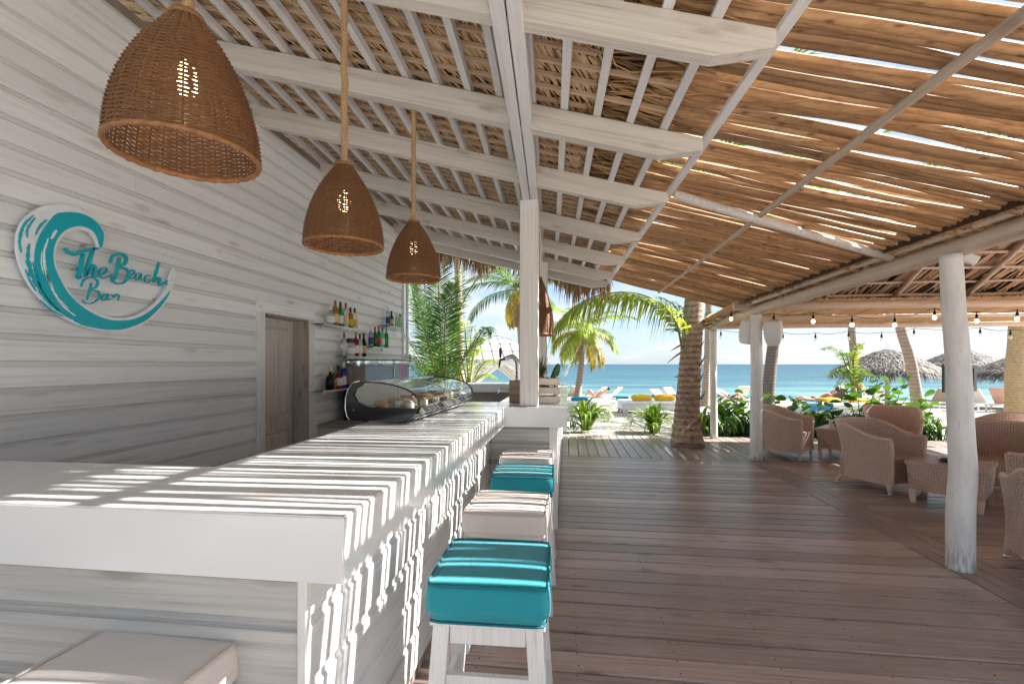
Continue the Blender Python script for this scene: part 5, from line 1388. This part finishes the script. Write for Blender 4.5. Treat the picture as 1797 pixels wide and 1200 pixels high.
# other palms
b2 = ground(1012, 19.0)
palm('short palm with yellowing fronds between the bar and the big trunk', b2, [(0, 0, 0), (0.06, 0, 0.7), (0.20, 0, 2.0), (0.27, 0, 3.25)], [0.26, 0.15, 0.115, 0.105], 'trunk_grey',
     [(9, 2.5, 1.1, 0.62, 1.0, 'palm_lime', 0.2, 1.1), (5, 2.1, 1.3, 0.55, 1.1, 'palm_lime', -0.3, 0.2), (7, 1.8, 1.4, 0.50, 1.2, 'palm_yellow', -0.6, 0.2)], seed=5)
b3 = ground(918, 20.0)
palm('palm with blue green fronds directly behind the thick counter post', b3, [(0, 0, 0), (0.0, 0, 2.0), (-0.15, 0, 4.0), (-0.3, 0, 5.2)], [0.26, 0.19, 0.17, 0.15], 'trunk_grey',
     [(12, 2.7, 1.2, 0.65, 1.1, 'palm_green', 0.0, 1.0), (4, 2.0, 1.3, 0.5, 1.2, 'palm_yellow', -0.9, -0.4), (2, 1.9, 0.6, 0.5, 1.2, 'palm_dry', -1.4, -1.2)], seed=8)
b4 = ground(806, 13.5)
palm('slender pale palm trunk behind the dark fronds at the wall end', b4, [(0, 0, 0), (0.02, 0, 2.0), (-0.04, 0, 4.5), (-0.1, 0, 7.0)], [0.16, 0.11, 0.10, 0.09], 'trunk_grey', [(12, 2.8, 1.2, 0.65, 0.9, 'palm_green', -0.2, 1.1)], seed=4)
b5 = ground(1352, 16.5)
palm('dark leaning palm trunk just right of the middle white pole', b5, [(-0.15, 0, 0), (0.0, 0, 1.6), (0.15, 0, 3.2), (0.3, 0, 6.5)], [0.25, 0.20, 0.18, 0.15], 'trunk_dark', [(14, 3.0, 1.2, 0.7, 1.0, 'palm_green', -0.3, 1.1)], seed=6)
b6 = ground(1241, 21.0)
palm('pale thin palm trunk right behind the slim pole', b6, [(-0.1, 0, 0), (-0.02, 0, 1.6), (0.03, 0, 3.2), (0.1, 0, 7)], [0.21, 0.15, 0.14, 0.12], 'trunk_grey', [(12, 2.8, 1.2, 0.65, 1.0, 'palm_green', -0.3, 1.1)], seed=9)
b7 = ground(1499, 20.0)
palm('distant palm trunk passing behind the young palm and string bulbs', b7, [(0.1, 0, 0), (0.02, 0, 2.0), (-0.10, 0, 3.6), (-0.3, 0, 7.5)], [0.22, 0.16, 0.15, 0.12], 'trunk_grey', [(12, 2.8, 1.2, 0.65, 1.0, 'palm_green', -0.3, 1.1)], seed=10)
b8 = ground(1612, 15.0)
palm('leaning pale palm trunk in front of the nearest thatched umbrella', b8, [(0, 0, 0), (-0.08, 0, 0.8), (-0.28, 0, 2.0), (-0.56, 0, 3.0), (-1.4, 0, 6.5)], [0.19, 0.16, 0.15, 0.14, 0.12], 'trunk_grey', [(14, 3.0, 1.2, 0.7, 1.0, 'palm_green', -0.3, 1.1)], seed=11)
b9 = ground(1784, 11.6)
palm('tan rope ringed palm trunk at the right edge', b9, [(0, 0, 0), (-0.02, 0, 0.7), (-0.03, 0, 1.6), (0.02, 0, 2.6), (0.1, 0, 6.5)], [0.24, 0.205, 0.185, 0.165, 0.13], 'trunk_rope', [(14, 3.0, 1.2, 0.7, 1.0, 'palm_green', -0.3, 1.1)], seed=12)
# dark clump at the end of the wall and its lime coloured neighbour
bk = ground(778, 10.8)
ck = thing('young_palm', 'dark green feathery palm clump hanging at the end of the white wall', 'palm tree', bk)
obj('trunk', MB().lathe([(0.16, 0), (0.12, 0.35), (0.07, 0.6)], 10), M['trunk_dark'], ck, smooth=True)
for i, (P, ll, n, m_, hg) in enumerate((
        ([(781, 690, 10.8), (782, 640, 10.2), (780, 585, 9.8), (785, 540, 9.5), (795, 500, 9.3)], 0.6, 64, 'palm_dark', 0.4),
        ([(776, 690, 10.8), (760, 640, 10.2), (748, 590, 9.9), (738, 540, 9.7), (728, 500, 9.6)], 0.62, 64, 'palm_dark', 0.5),
        ([(772, 695, 10.8), (745, 655, 10.3), (722, 630, 10.0), (700, 620, 9.8)], 0.6, 54, 'palm_dark', 0.8),
        ([(776, 690, 11.2), (752, 600, 11.4), (730, 540, 11.6), (716, 470, 11.8)], 0.7, 60, 'palm_green', 0.6),
        ([(784, 690, 11.2), (790, 610, 11.4), (776, 530, 11.6), (752, 450, 11.8)], 0.7, 60, 'palm_green', 0.6),
        ([(782, 690, 10.8), (776, 620, 10.5), (771, 550, 10.2), (770, 490, 9.9), (773, 440, 9.6)], 0.62, 60, 'palm_dark', 0.35),
        ([(776, 690, 10.8), (758, 620, 10.7), (738, 560, 10.6), (722, 500, 10.5), (712, 450, 10.4)], 0.62, 54, 'palm_dark', 0.8),
        ([(774, 690, 10.8), (750, 650, 11.0), (725, 610, 11.2), (700, 580, 11.4)], 0.6, 44, 'palm_dark', 0.9),
        ([(784, 690, 10.8), (792, 620, 10.9), (802, 550, 11.0), (806, 490, 11.2), (820, 450, 11.4)], 0.55, 50, 'palm_green', 0.7),
        ([(786, 690, 10.8), (808, 640, 10.6), (835, 600, 10.4), (852, 575, 10.2), (862, 580, 10.1)], 0.42, 46, 'palm_dark', 1.0),
        ([(780, 690, 10.8), (765, 630, 11.4), (750, 570, 11.9), (745, 500, 12.2), (750, 440, 12.4)], 0.6, 50, 'palm_green', 0.7),
        ([(778, 695, 10.8), (748, 670, 10.6), (724, 660, 10.5), (704, 668, 10.4)], 0.5, 36, 'palm_dark', 0.9),
        ([(788, 640, 11.6), (800, 560, 11.6), (830, 500, 11.6), (855, 470, 11.6), (880, 470, 11.6)], 0.55, 44, 'palm_green', 0.9))):
    path_frond(ck, bk, [at(*p) for p in P], ll * 1.1, int(n * 1.1), hg, m_, 20 + i, 0.0135)
bl = ground(822, 13.0)
lk = thing('young_palm', 'sunlit yellow green palm clump left of the white gazebo', 'palm tree', bl)
obj('trunk', MB().lathe([(0.14, 0), (0.10, 0.3), (0.06, 0.5)], 10), M['trunk_grey'], lk, smooth=True)
for i, (u, v, dd) in enumerate(((845, 590, 12.6), (865, 630, 12.4), (858, 655, 12.6), (830, 570, 13.0), (812, 560, 13.2), (790, 590, 13.0), (775, 630, 13.0), (838, 610, 12.2), (740, 640, 13.6), (760, 600, 13.6), (725, 665, 13.4))):
    path_frond(lk, bl, [at(822, 690, 13.0), at(822 + (u - 822) * 0.35, 690 + (v - 690) * 0.6, 13.0), at(822 + (u - 822) * 0.75, 690 + (v - 690) * 0.95, (13 + dd) / 2), at(u + (u - 822) * 0.25, v + 6, dd)], 0.42, 36, 0.7, 'palm_lime', 40 + i, 0.014)
by = ground(1500, 16.0)
yk = thing('young_palm', 'young palm with sparse fronds left of the nearest thatched umbrella', 'palm tree', by)
obj('trunk', MB().lathe([(0.12, 0), (0.09, 0.5), (0.05, 0.9)], 10), M['trunk_grey'], yk, smooth=True)
for i, (u, v, dd, m_) in enumerate(((1442, 604, 15.6, 'palm_green'), (1448, 648, 15.4, 'palm_green'), (1516, 600, 16.2, 'palm_lime'), (1508, 612, 15.2, 'palm_lime'), (1470, 668, 15.3, 'palm_green'), (1530, 650, 16.6, 'palm_green'), (1475, 615, 16.6, 'palm_green'))):
    path_frond(yk, by, [at(1497, 688, 16), at(1494 + (u - 1497) * 0.25, 640 + (v - 640) * 0.3, 16.0), at(1497 + (u - 1497) * 0.65, v + 4, (16 + dd) / 2), at(u, v + 8, dd)], 0.42, 30, 0.8, m_, 60 + i, 0.016)
for nm, (u, v) in (('dry', (1505, 672)),):
    path_frond(yk, by, [at(1499, 672, 15.9), at(1510, 672, 15.8), at(1518, 690, 15.7)], 0.35, 16, 1.2, 'palm_yellow', 77, 0.016)

# strap leaved lilies
LILY = []
for k in range(4):
    R = [Vector((0.80 * (i / 7) * (0.55 + 0.1 * k) * (1 - 0.1 * (i / 7)), 0.02 * math.sin(k + i), 0.80 * (math.sin(1.35 * i / 7 + 0.1 * k) - (0.42 + 0.08 * k) * (i / 7) ** 3) * 0.75)) for i in range(8)]
    vs, fs = [], []
    for i, p in enumerate(R):
        w = 0.026 * (0.6 + 0.8 * math.sin(math.pi * min(1, 0.15 + i / 9))) * (1 - (i / 7) ** 3) + 0.001
        vs += [(p.x, p.y - w, p.z + w * 0.5), (p.x, p.y, p.z), (p.x, p.y + w, p.z + w * 0.5)]
    for i in range(7): fs += [(i * 3, i * 3 + 1, i * 3 + 4, i * 3 + 3), (i * 3 + 1, i * 3 + 2, i * 3 + 5, i * 3 + 4)]
    LILY.append(mk(MB().add(vs, fs), 'leaf', M['lily'], smooth=True))
def lily(x, y, n, sc, label, seed):
    rn = random.Random(seed); t = thing('lily_plant', label, 'plant', (x, y, sand_z(y)), 0, 'strap leaved lilies at the deck edge')
    for i in range(n):
        o = obj('leaf', LILY[i % 4], None, t, loc=(rn.uniform(-0.10, 0.10), rn.uniform(-0.08, 0.08), 0.0), rot=(0, -rn.uniform(-0.50, 0.5), i * 2.4 + rn.uniform(-0.3, 0.3)))
        s = sc * rn.uniform(0.65, 1.1); o.scale = (s, s, s)
lily(0.46, 10.75, 60, 1.25, 'leafy lily clump standing left of the sandy path, against the white bar end', 2)
lily(0.12, 10.55, 16, 0.5, 'small lily shoots low beside the bar end', 6)
lily(1.92, 10.55, 56, 1.15, 'leafy lily clump with spreading blades left of the big palm trunk', 3)
lily(2.95, 10.35, 30, 1.0, 'narrow lily clump squeezed between big palm trunk and slim pole', 4)
lily(7.15, 10.4, 26, 0.95, 'lily clump at the deck edge left of the bent white pole', 5)
ug = MB(); rn = random.Random(5)
for i in range(2600):
    x = rn.uniform(3.0, 7.6); y = rn.uniform(10.05, 11.2); h = rn.uniform(0.25, 0.62); a = rn.uniform(0, 6.28); le = rn.uniform(0.05, 0.3); w = rn.uniform(0.008, 0.02)
    p = Vector((x, y, sand_z(y) - 0.02)); d = Vector((math.cos(a) * le, math.sin(a) * le, h)); s = Vector((-math.sin(a), math.cos(a), 0)) * w
    ug.add([p - s * 0.6, p + s * 0.6, p + d * 0.6 + s, p + d * 0.6 - s, p + d * 1.0 + Vector((math.cos(a) * le * 0.5, math.sin(a) * le * 0.5, -0.06))], [(0, 1, 2, 3), (3, 2, 4)])
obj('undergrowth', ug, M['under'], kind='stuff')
# sea grape: big round leaves, each its own object
GLEAF = []
for k in range(3):
    vs = [(0, 0, 0)]; n = 12
    for ring, r_ in ((1, 0.55), (2, 1.0)):
        for i in range(n):
            a = 2 * math.pi * i / n; r = 0.105 * r_ * (1 + 0.05 * math.sin(3 * a + k)); vs.append((0.10 + r * math.cos(a), r * math.sin(a) * 1.05, 0.018 * r_ ** 2 * (1 + math.cos(2 * a + k)) - 0.012))
    vs[0] = (0.10, 0, -0.012)
    fs = [(0, 1 + i, 1 + (i + 1) % n) for i in range(n)] + [(1 + i, 1 + n + i, 1 + n + (i + 1) % n, 1 + (i + 1) % n) for i in range(n)]
    GLEAF.append(mk(MB().add(vs, fs), 'leaf', M['grape'], smooth=True))
def sea_grape(x, y, h, nst, label, seed, lpt=8):
    rn = random.Random(seed); t = thing('sea_grape_bush', label, 'bush', (x, y, sand_z(y)), 0, 'round leaved sea grape bushes')
    for s in range(nst):
        a = s * 2.4 + rn.uniform(-0.4, 0.4); le = rn.uniform(0.1, 0.45); hh = h * rn.uniform(0.55, 1.0)
        P = smooth_path([(0.05 * math.cos(a), 0.05 * math.sin(a), 0), (le * 0.5 * math.cos(a), le * 0.5 * math.sin(a), hh * 0.5), (le * math.cos(a), le * math.sin(a), hh)], 5)
        obj('stem', MB().tube(P, [0.012 * (1 - 0.6 * i / len(P)) for i in range(len(P))], 5), M['stem'], t)
        for k in range(lpt):
            q = P[min(len(P) - 1, int((0.30 + 0.70 * (k + 1) / lpt) * (len(P) - 1)))]
            o = obj('leaf', GLEAF[k % 3], None, t, loc=q, rot=(rn.uniform(-0.6, 0.6), rn.uniform(-0.9, 0.35), k * 2.5 + rn.uniform(-0.5, 0.5)))
            sc = rn.uniform(0.65, 1.12); o.scale = (sc, sc, sc)
SG = [(3.35, 10.45, 0.85, 6, 'dark sea grape bush between the slim pole and the middle pole'), (3.75, 10.9, 0.95, 5, 'sea grape bush right behind the middle white pole'), (4.25, 10.4, 0.62, 5, 'low sea grape bush behind the first armchair back'),
      (4.75, 10.9, 0.85, 5, 'sea grape bush with large leaves above the photo table'), (5.45, 10.7, 0.75, 5, 'sea grape bush under the yellow cushions, left of the tall one'), (6.25, 10.6, 1.45, 5, 'tallest sea grape bush, rising in front of the nearest thatched umbrella'),
      (6.85, 10.9, 1.25, 5, 'open branched sea grape bush right of the tallest one'), (7.75, 11.1, 1.0, 4, 'sparse sea grape bush by the leaning palm trunk')]
for i, (x, y, h, n, lb) in enumerate(SG): sea_grape(x, y, h, n + 1, lb, 30 + i, 8)

# ================================================================== BEACH
def cushion(p, rz, sx, sy, sz, mat, label, group=None, cat='cushion'):
    me = welded(cushion_mesh(sx, sy, sz, 8, 4.5, 0.25, 0.05), 'cushion'); me.materials.append(M[mat])
    return tag(obj('cushion', me, None, loc=p, rot=(0, 0, rz)), label, cat, group)
def daybed(u, d, w, dep, label, rz=None, pallet=True, body='canvas', h=0.30):
    b_ = ground(u, d); rz = YAW if rz is None else rz
    t = thing('daybed', label, 'daybed', b_, rz, 'white upholstered daybeds on the beach')
    z = 0.0
    if pallet:
        for yy in (-dep / 2 + 0.06, 0, dep / 2 - 0.06):
            for k in range(3): obj('pallet_block', MB().box(-0.09, 0.09, -0.05, 0.05, 0, 0.12), M['crate'], t, loc=((k - 1) * (w / 2 - 0.12), yy, 0.012))
        for yy in (-dep / 2 + 0.06, 0, dep / 2 - 0.06): obj('pallet_runner', MB().box(-w / 2 - 0.06, w / 2 + 0.06, -0.05, 0.05, 0, 0.02), M['crate'], t, loc=(0, yy, 0.133))
        z = 0.155
    obj('base', MB().box(-w / 2, w / 2, -dep / 2, dep / 2, z, z + h * 0.55, 0.02), M[body], t)
    obj('mattress', MB().box(-w / 2 + 0.01, w / 2 - 0.01, -dep / 2 + 0.01, dep / 2 - 0.01, z + h * 0.56, z + h, 0.035), M['canvas'], t)
    return b_ + Vector((0, 0, z + h)), t
def off(b_, rz, x, y, z=0): return b_ + Vector((x * math.cos(rz) - y * math.sin(rz), x * math.sin(rz) + y * math.cos(rz), z))
q, t = daybed(1140, 16.2, 2.15, 0.95, 'long white daybed on a pallet with two yellow bolsters')
cushion(off(q, YAW, -0.36, -0.25, 0.10), YAW, 0.34, 0.17, 0.10, 'yellow', 'left yellow bolster cushion on the long daybed', 'yellow bolsters on the long daybed')
cushion(off(q, YAW, 0.44, -0.25, 0.10), YAW, 0.34, 0.17, 0.10, 'yellow', 'right yellow bolster cushion, next to the big palm trunk', 'yellow bolsters on the long daybed')
q, t = daybed(1018, 17.0, 1.25, 0.9, 'white daybed with one blue cushion behind the left lily clump', pallet=False, h=0.40)
cushion(off(q, YAW, -0.05, -0.2, 0.06), YAW, 0.30, 0.16, 0.075, 'blue', 'blue cushion on the daybed left of the short palm')
q, t = daybed(1056, 17.6, 0.98, 0.9, 'plain bright white beach ottoman without cushions', pallet=False, h=0.40)
q, t = daybed(1094, 18.6, 0.75, 0.9, 'beige sided daybed with a blue cushion in the middle', pallet=True, body='canvas_pink', h=0.26)
cushion(off(q, YAW, -0.10, -0.2, 0.05), YAW, 0.25, 0.14, 0.055, 'blue', 'blue cushion on the beige sided daybed')
q, t = daybed(1090, 20.5, 0.8, 0.8, 'farther white daybed with a blue cushion, behind the beige one', pallet=False, h=0.36)
cushion(off(q, YAW, -0.10, 0, 0.05), YAW, 0.26, 0.16, 0.055, 'blue', 'blue cushion on the farther white daybed')
q, t = daybed(1165, 19.6, 1.6, 0.8, 'white daybed with two blue cushions behind the yellow bolsters', pallet=False, h=0.42)
cushion(off(q, YAW, -0.42, -0.1, 0.05), YAW, 0.30, 0.16, 0.06, 'blue', 'left blue cushion behind the yellow bolsters')
cushion(off(q, YAW, 0.35, -0.1, 0.06), YAW, 0.28, 0.16, 0.07, 'blue', 'right blue cushion behind the yellow bolsters, by the trunk')
q, t = daybed(1462, 15.6, 2.3, 0.95, 'white daybed with yellow cushions behind the sea grape bushes', pallet=False, h=0.42)
cushion(off(q, YAW, -0.15, 0.0, 0.08), YAW, 0.32, 0.17, 0.085, 'yellow', 'yellow cushion beside the blue towel')
cushion(off(q, YAW, 0.92, 0.05, 0.06), YAW, 0.28, 0.17, 0.075, 'yellow', 'yellow cushion under the nearest thatched umbrella')
tw = MB().box(-0.40, 0.40, -0.45, 0.49, 0.0, 0.014, 0.004).box(-0.40, 0.40, -0.492, -0.478, -0.24, 0.012, 0.004)
tag(obj('towel', tw, M['towel_blue'], loc=off(q, YAW, -0.72, 0.0, 0.005), rot=(0, 0, YAW)), 'crumpled blue towel over the end of a white daybed', 'towel')
def lounger(u, d, rz, back, mat, label, towel=None, z=0.32):
    b_ = ground(u, d)
    t = thing('sun_lounger', label, 'sun lounger', b_, rz, 'sun loungers by the water')
    obj('frame', MB().box(-0.62, 1.22, -0.34, -0.29, z - 0.07, z - 0.02).box(-0.62, 1.22, 0.29, 0.34, z - 0.07, z - 0.02).box(-0.62, -0.57, -0.289, 0.289, z - 0.07, z - 0.02).box(1.17, 1.22, -0.289, 0.289, z - 0.07, z - 0.02), M['white_plastic'], t)
    for x in (-0.5, 1.1):
        for yv in (-0.31, 0.31): obj('leg', MB().box(x - 0.025, x + 0.025, yv - 0.022, yv + 0.022, -0.02, z - 0.071), M['white_plastic'], t)
    obj('seat_pad', MB().box(0.0, 1.2, -0.28, 0.28, z - 0.019, z + 0.05, 0.015), M[mat], t)
    bp = obj('back_pad', MB().box(-0.72, 0.0, -0.29, 0.29, 0.0, 0.065, 0.015), M[mat], t, loc=(0, 0, z - 0.01), rot=(0, back, 0))
    if towel:
        for k in range(5): obj('towel_stripe', MB().box(-0.722, -0.40 + 0.05 * (k % 2), -0.25 + k * 0.11, -0.20 + k * 0.11, -0.004, 0.071), M[towel], bp)
    return b_, t
lounger(1003, 25.0, 2.2, 0.9, 'canvas_grey', 'grey beige sun lounger back at the left, beside the short palm trunk')
l1, _ = lounger(1046, 24.0, 2.6, 0.75, 'canvas', 'white sun lounger with a reclining person near the waterline')
lounger(1074, 25.5, 2.6, 0.75, 'canvas', 'empty white sun lounger right of the reclining person')
lounger(1158, 25.0, -1.2, 0.5, 'canvas_pink', 'faded pink sun lounger left of the big palm trunk')
lounger(1180, 26.5, -1.2, 0.7, 'canvas_pink', 'faded pink sun lounger partly hidden behind the big palm trunk')
l2, _ = lounger(1280, 21.0, -0.9, 0.55, 'canvas', 'white sun lounger with a sunbather between the slim and middle poles')
lounger(1300, 24.0, 1.7, 1.0, 'canvas', 'upright sun lounger with a red striped towel over its back', 'canvas_pink')
lounger(1468, 20.5, 1.75, 1.0, 'canvas_grey', 'taupe sun lounger with a white headrest left of the nearest umbrella')
lounger(1648, 20.0, 1.5, 0.9, 'canvas_grey', 'taupe sun lounger below the black frame')
lounger(1718, 18.5, 0.3, 0.9, 'canvas', 'pale sun lounger between the black frame and the rope ringed trunk')
lounger(1762, 17.5, 0.5, 0.95, 'canvas_pink', 'faded pink sun lounger left of the rope ringed trunk')
lounger(1540, 23.0, 1.5, 0.9, 'canvas', 'white sun lounger in the shade under the nearest thatched umbrella')

def person(loc, rz, label, suit, pose):
    """reclining sunbather: one continuous skin mesh, hair and swimwear as children"""
    J = dict(pelvis=(0, 0, 0.10, .135), waist=(-.17, 0, .15, .125), chest=(-.36, 0, .26, .15), neck=(-.52, 0, .36, .055), head=(-.61, 0, .42, .085), crown=(-.71, 0, .47, .075))
    E = [('pelvis', 'waist'), ('waist', 'chest'), ('chest', 'neck'), ('neck', 'head'), ('head', 'crown')]
    for s, n in ((1, 'l'), (-1, 'r')):
        kz = pose[0] if s > 0 else pose[1]
        J.update({'sh' + n: (-.42, s * .19, .31, .06), 'el' + n: (-.24, s * .28, .16, .043), 'wr' + n: (-.02, s * .22, .17, .03), 'ha' + n: (.07, s * .19, .165, .032),
                  'hp' + n: (.06, s * .10, .10, .095), 'kn' + n: (.44 - .12 * kz, s * .12, .09 + .30 * kz, .062), 'an' + n: (.82 - .30 * kz, s * .12, .07, .042), 'to' + n: (.90 - .30 * kz, s * .13, .12 - .04 * kz, .035)})
        E += [('chest', 'sh' + n), ('sh' + n, 'el' + n), ('el' + n, 'wr' + n), ('wr' + n, 'ha' + n), ('pelvis', 'hp' + n), ('hp' + n, 'kn' + n), ('kn' + n, 'an' + n), ('an' + n, 'to' + n)]
    K = list(J); me = bpy.data.meshes.new('person')
    me.from_pydata([J[k][:3] for k in K], [(K.index(a), K.index(b_)) for a, b_ in E], [])
    me.materials.append(M['skin'])
    o = bpy.data.objects.new('person', me); C.objects.link(o); o.location = loc; o.rotation_euler = (0, 0, rz)
    md = o.modifiers.new('skin', 'SKIN'); md.use_smooth_shade = True
    for i, k in enumerate(K): me.skin_vertices[0].data[i].radius = (J[k][3], J[k][3] * 0.9)
    me.skin_vertices[0].data[0].use_root = True
    sd = o.modifiers.new('subdiv', 'SUBSURF'); sd.levels = 2; sd.render_levels = 2
    tag(o, label, 'person')
    obj('hair', MB().lathe([(0.0, -0.06), (0.07, -0.045), (0.10, 0.0), (0.085, 0.05), (0.0, 0.085)], 12, cap=False), M['hair'], o, loc=(-.715, 0, .475), rot=(0, -1.0, 0), smooth=True)
    obj('swimwear', MB().tube([(-.06, 0, .115), (.0, 0, .10), (.09, 0, .10)], [.140, .152, .145], 14), M[suit], o, smooth=True)
    return o
person(l1 + Vector((0, 0, 0.30)), 2.6, 'sunbather with a raised knee reclining on a white lounger near the water', 'swim_red', (1.0, 0.2))
person(l2 + Vector((0, 0, 0.30)), -0.9, 'sunbather lying between the slim pole and the middle pole', 'swim_navy', (0.7, 0.0))
pq = ground(1430, 16.4)
person(pq + Vector((0, 0.0, 0.36)), YAW + 2.9, 'sunbather stretched out behind the blue towel, left of the yellow cushion', 'swim_red', (0.2, 0.4))

# thatched beach umbrellas
def umbrella(u, d, r, zt, label, seed):
    b_ = ground(u, d); t = thing('thatched_umbrella', label, 'beach umbrella', b_, 0, 'palm thatched beach umbrellas'); rn = random.Random(seed)
    H = zt - b_.z; drop = r * 0.50
    obj('pole', MB().tube([(0, 0, -0.2), (0.02, 0, H * 0.5), (0, 0, H - 0.05)], [0.10, 0.09, 0.08], 10), M['log_y'], t, smooth=True)
    def cone(a, s): return Vector((math.cos(a) * r * s, math.sin(a) * r * s, H - drop * s ** 1.25))
    sh = MB(); n = 24; vs = [cone(0, 0)]
    for s in (0.35, 0.7, 0.95):
        vs += [cone(2 * math.pi * i / n, s) - Vector((0, 0, 0.05)) for i in range(n)]
    fs = [(0, 1 + i, 1 + (i + 1) % n) for i in range(n)] + [(1 + k * n + i, 1 + (k + 1) * n + i, 1 + (k + 1) * n + (i + 1) % n, 1 + k * n + (i + 1) % n) for k in range(2) for i in range(n)]
    obj('canopy', sh.add(vs, fs), M['thatch_under'], t, smooth=True)
    lf = MB()
    for i in range(6500):
        s = math.sqrt(rn.uniform(0.0, 1.0)) * 0.93; a = rn.uniform(0, 6.283); ln = rn.uniform(0.10, 0.24); w = rn.uniform(0.008, 0.022)
        p, e = cone(a, s), cone(a + rn.uniform(-0.06, 0.06), s + ln)
        if s + ln > 1: e.z -= (s + ln - 1) * r * 0.9; e.x *= 1 - 0.3 * (s + ln - 1); e.y *= 1 - 0.3 * (s + ln - 1)
        sd_ = Vector((-math.sin(a), math.cos(a), 0)) * w; up_ = Vector((0, 0, rn.uniform(0.0, 0.05)))
        lf.add([p - sd_, p + sd_, p.lerp(e, 0.6) + sd_ * 1.2 + up_, p.lerp(e, 0.6) - sd_ * 1.2 + up_, e + up_ * rn.uniform(-0.8, 1.0)], [(0, 1, 2, 3), (3, 2, 4)])
    obj('thatch', lf, M['thatch_grey'], t, kind='stuff')
    for i in range(8):
        a = 2 * math.pi * i / 8
        obj('spoke', MB().tube([cone(a, 0.06) - Vector((0, 0, 0.10)), cone(a, 0.93) - Vector((0, 0, 0.08))], 0.025, 6), M['log_y'], t)
umbrella(1557, 19.5, 2.0, 2.15, 'nearest grey thatched umbrella, behind the leaning palm trunk', 1)
umbrella(1688, 25.0, 2.1, 2.35, 'grey thatched umbrella behind the bent white pole and the black frame', 2)
umbrella(1808, 20.0, 2.1, 2.05, 'grey thatched umbrella cut off by the right edge behind the rope ringed trunk', 3)

# black frame on a post
bf = ground(1684, 13.6)
fr_ = thing('black_frame', 'empty black picture frame on a post in front of the sea', 'picture frame', bf, YAW + 0.35)
zc = EYE + (VC - 664) / FPX * 13.6 - bf.z
for x0, x1, z0, z1 in ((-0.80, -0.66, -0.40, 0.42), (0.66, 0.80, -0.40, 0.42), (-0.659, 0.659, 0.30, 0.42), (-0.659, 0.659, -0.40, -0.28)):
    obj('frame_bar', MB().box(x0, x1, -0.035, 0.035, zc + z0, zc + z1, 0.004), M['black'], fr_)
obj('post', MB().box(-0.05, 0.05, 0.036, 0.10, -0.2, zc + 0.38), M['crate'], fr_)

# white gazebo with curtains
bg = ground(872, 27.0); Rg = 2.15
gz = thing('gazebo', 'white beach gazebo with lattice roof and tied back curtains left of the post', 'gazebo', bg, 0.35)
zt_ = EYE + (VC - 640) / FPX * 27.0 - bg.z
for sx in (-1, 1):
    for sy in (-1, 1):
        obj('post', MB().box(sx * Rg - 0.07, sx * Rg + 0.07, sy * Rg - 0.07, sy * Rg + 0.07, -0.2, zt_ - 0.001), M['white_plastic'], gz)
for s in (-1, 1):
    obj('beam', MB().box(-Rg - 0.15, Rg + 0.15, s * Rg - 0.08, s * Rg + 0.08, zt_, zt_ + 0.26), M['white_plastic'], gz)
    obj('beam', MB().box(s * Rg - 0.08, s * Rg + 0.08, -Rg + 0.081, Rg - 0.081, zt_, zt_ + 0.25), M['white_plastic'], gz)
M['gazebo_rib'] = plain('grey_gazebo_rib', (0.13, 0.12, 0.115, 1), 0.7); M['gazebo_cloth'] = plain('gazebo_cloth', (0.44, 0.43, 0.42, 1), 0.8)
def dome(a, b_): return Vector((a * Rg * 1.08, b_ * Rg * 1.08, zt_ + 0.27 + 1.45 * (1 - max(abs(a), abs(b_)) ** 1.5)))
cv = MB(); cv.add([dome(i / 6, j / 6) - Vector((0, 0, 0.05)) for i in range(-6, 7) for j in range(-6, 7)], [(i * 13 + j, (i + 1) * 13 + j, (i + 1) * 13 + j + 1, i * 13 + j + 1) for i in range(12) for j in range(12)])
obj('roof_canvas', cv, M['gazebo_cloth'], gz, smooth=True)
for k in range(-4, 5):
    obj('roof_rib', MB().tube([dome(k / 4, j / 10) for j in range(-10, 11)], 0.020, 5), M['gazebo_rib'], gz)
    obj('roof_rib', MB().tube([dome(j / 10, k / 4) for j in range(-10, 11)], 0.020, 5), M['gazebo_rib'], gz)
for fx, fy, ax in ((0, -1, 0), (0, 1, 0), (-1, 0, 1), (1, 0, 1)):
    for side in (-1, 1):
        cu_ = MB(); rowsn = 8; cols = 14; vs = []
        for i in range(rowsn + 1):
            t_ = i / rowsn; wid = 1.75 * (1 - t_) ** 1.4 + 0.22
            for j in range(cols + 1):
                s_ = j / cols * wid; wob = 0.05 * math.sin(j * 1.9)
                a = side * (Rg - 0.1 - s_)
                vs.append((a, fy * Rg + wob, zt_ - 0.02 - t_ * 1.5) if ax == 0 else (fx * Rg + wob, a, zt_ - 0.02 - t_ * 1.5))
        cu_.add(vs, [(i * (cols + 1) + j, (i + 1) * (cols + 1) + j, (i + 1) * (cols + 1) + j + 1, i * (cols + 1) + j + 1) for i in range(rowsn) for j in range(cols)])
        obj('curtain', cu_, M['canvas'], gz, smooth=True)
# hammock end hanging from the short palm
ph_ = at(1020, 600, 18.8); pe = at(994, 655, 18.2)
hm = thing('hammock', 'white gathered hammock end hanging from the short palm', 'hammock', pe)
obj('rope', MB().tube([Vector((0.18, 0, 0.45)), ph_ - pe], 0.014, 6), M['fringe_rope'], hm)
obj('cloth', MB().tube(smooth_path([(-0.12, 0, -0.06), (-0.02, 0, 0.06), (0.10, 0, 0.28), (0.18, 0, 0.45)], 4), [0.10, 0.10, 0.095, 0.085, 0.075, 0.06, 0.05, 0.045, 0.04, 0.032, 0.026, 0.02, 0.016], 9), M['canvas'], hm, smooth=True)
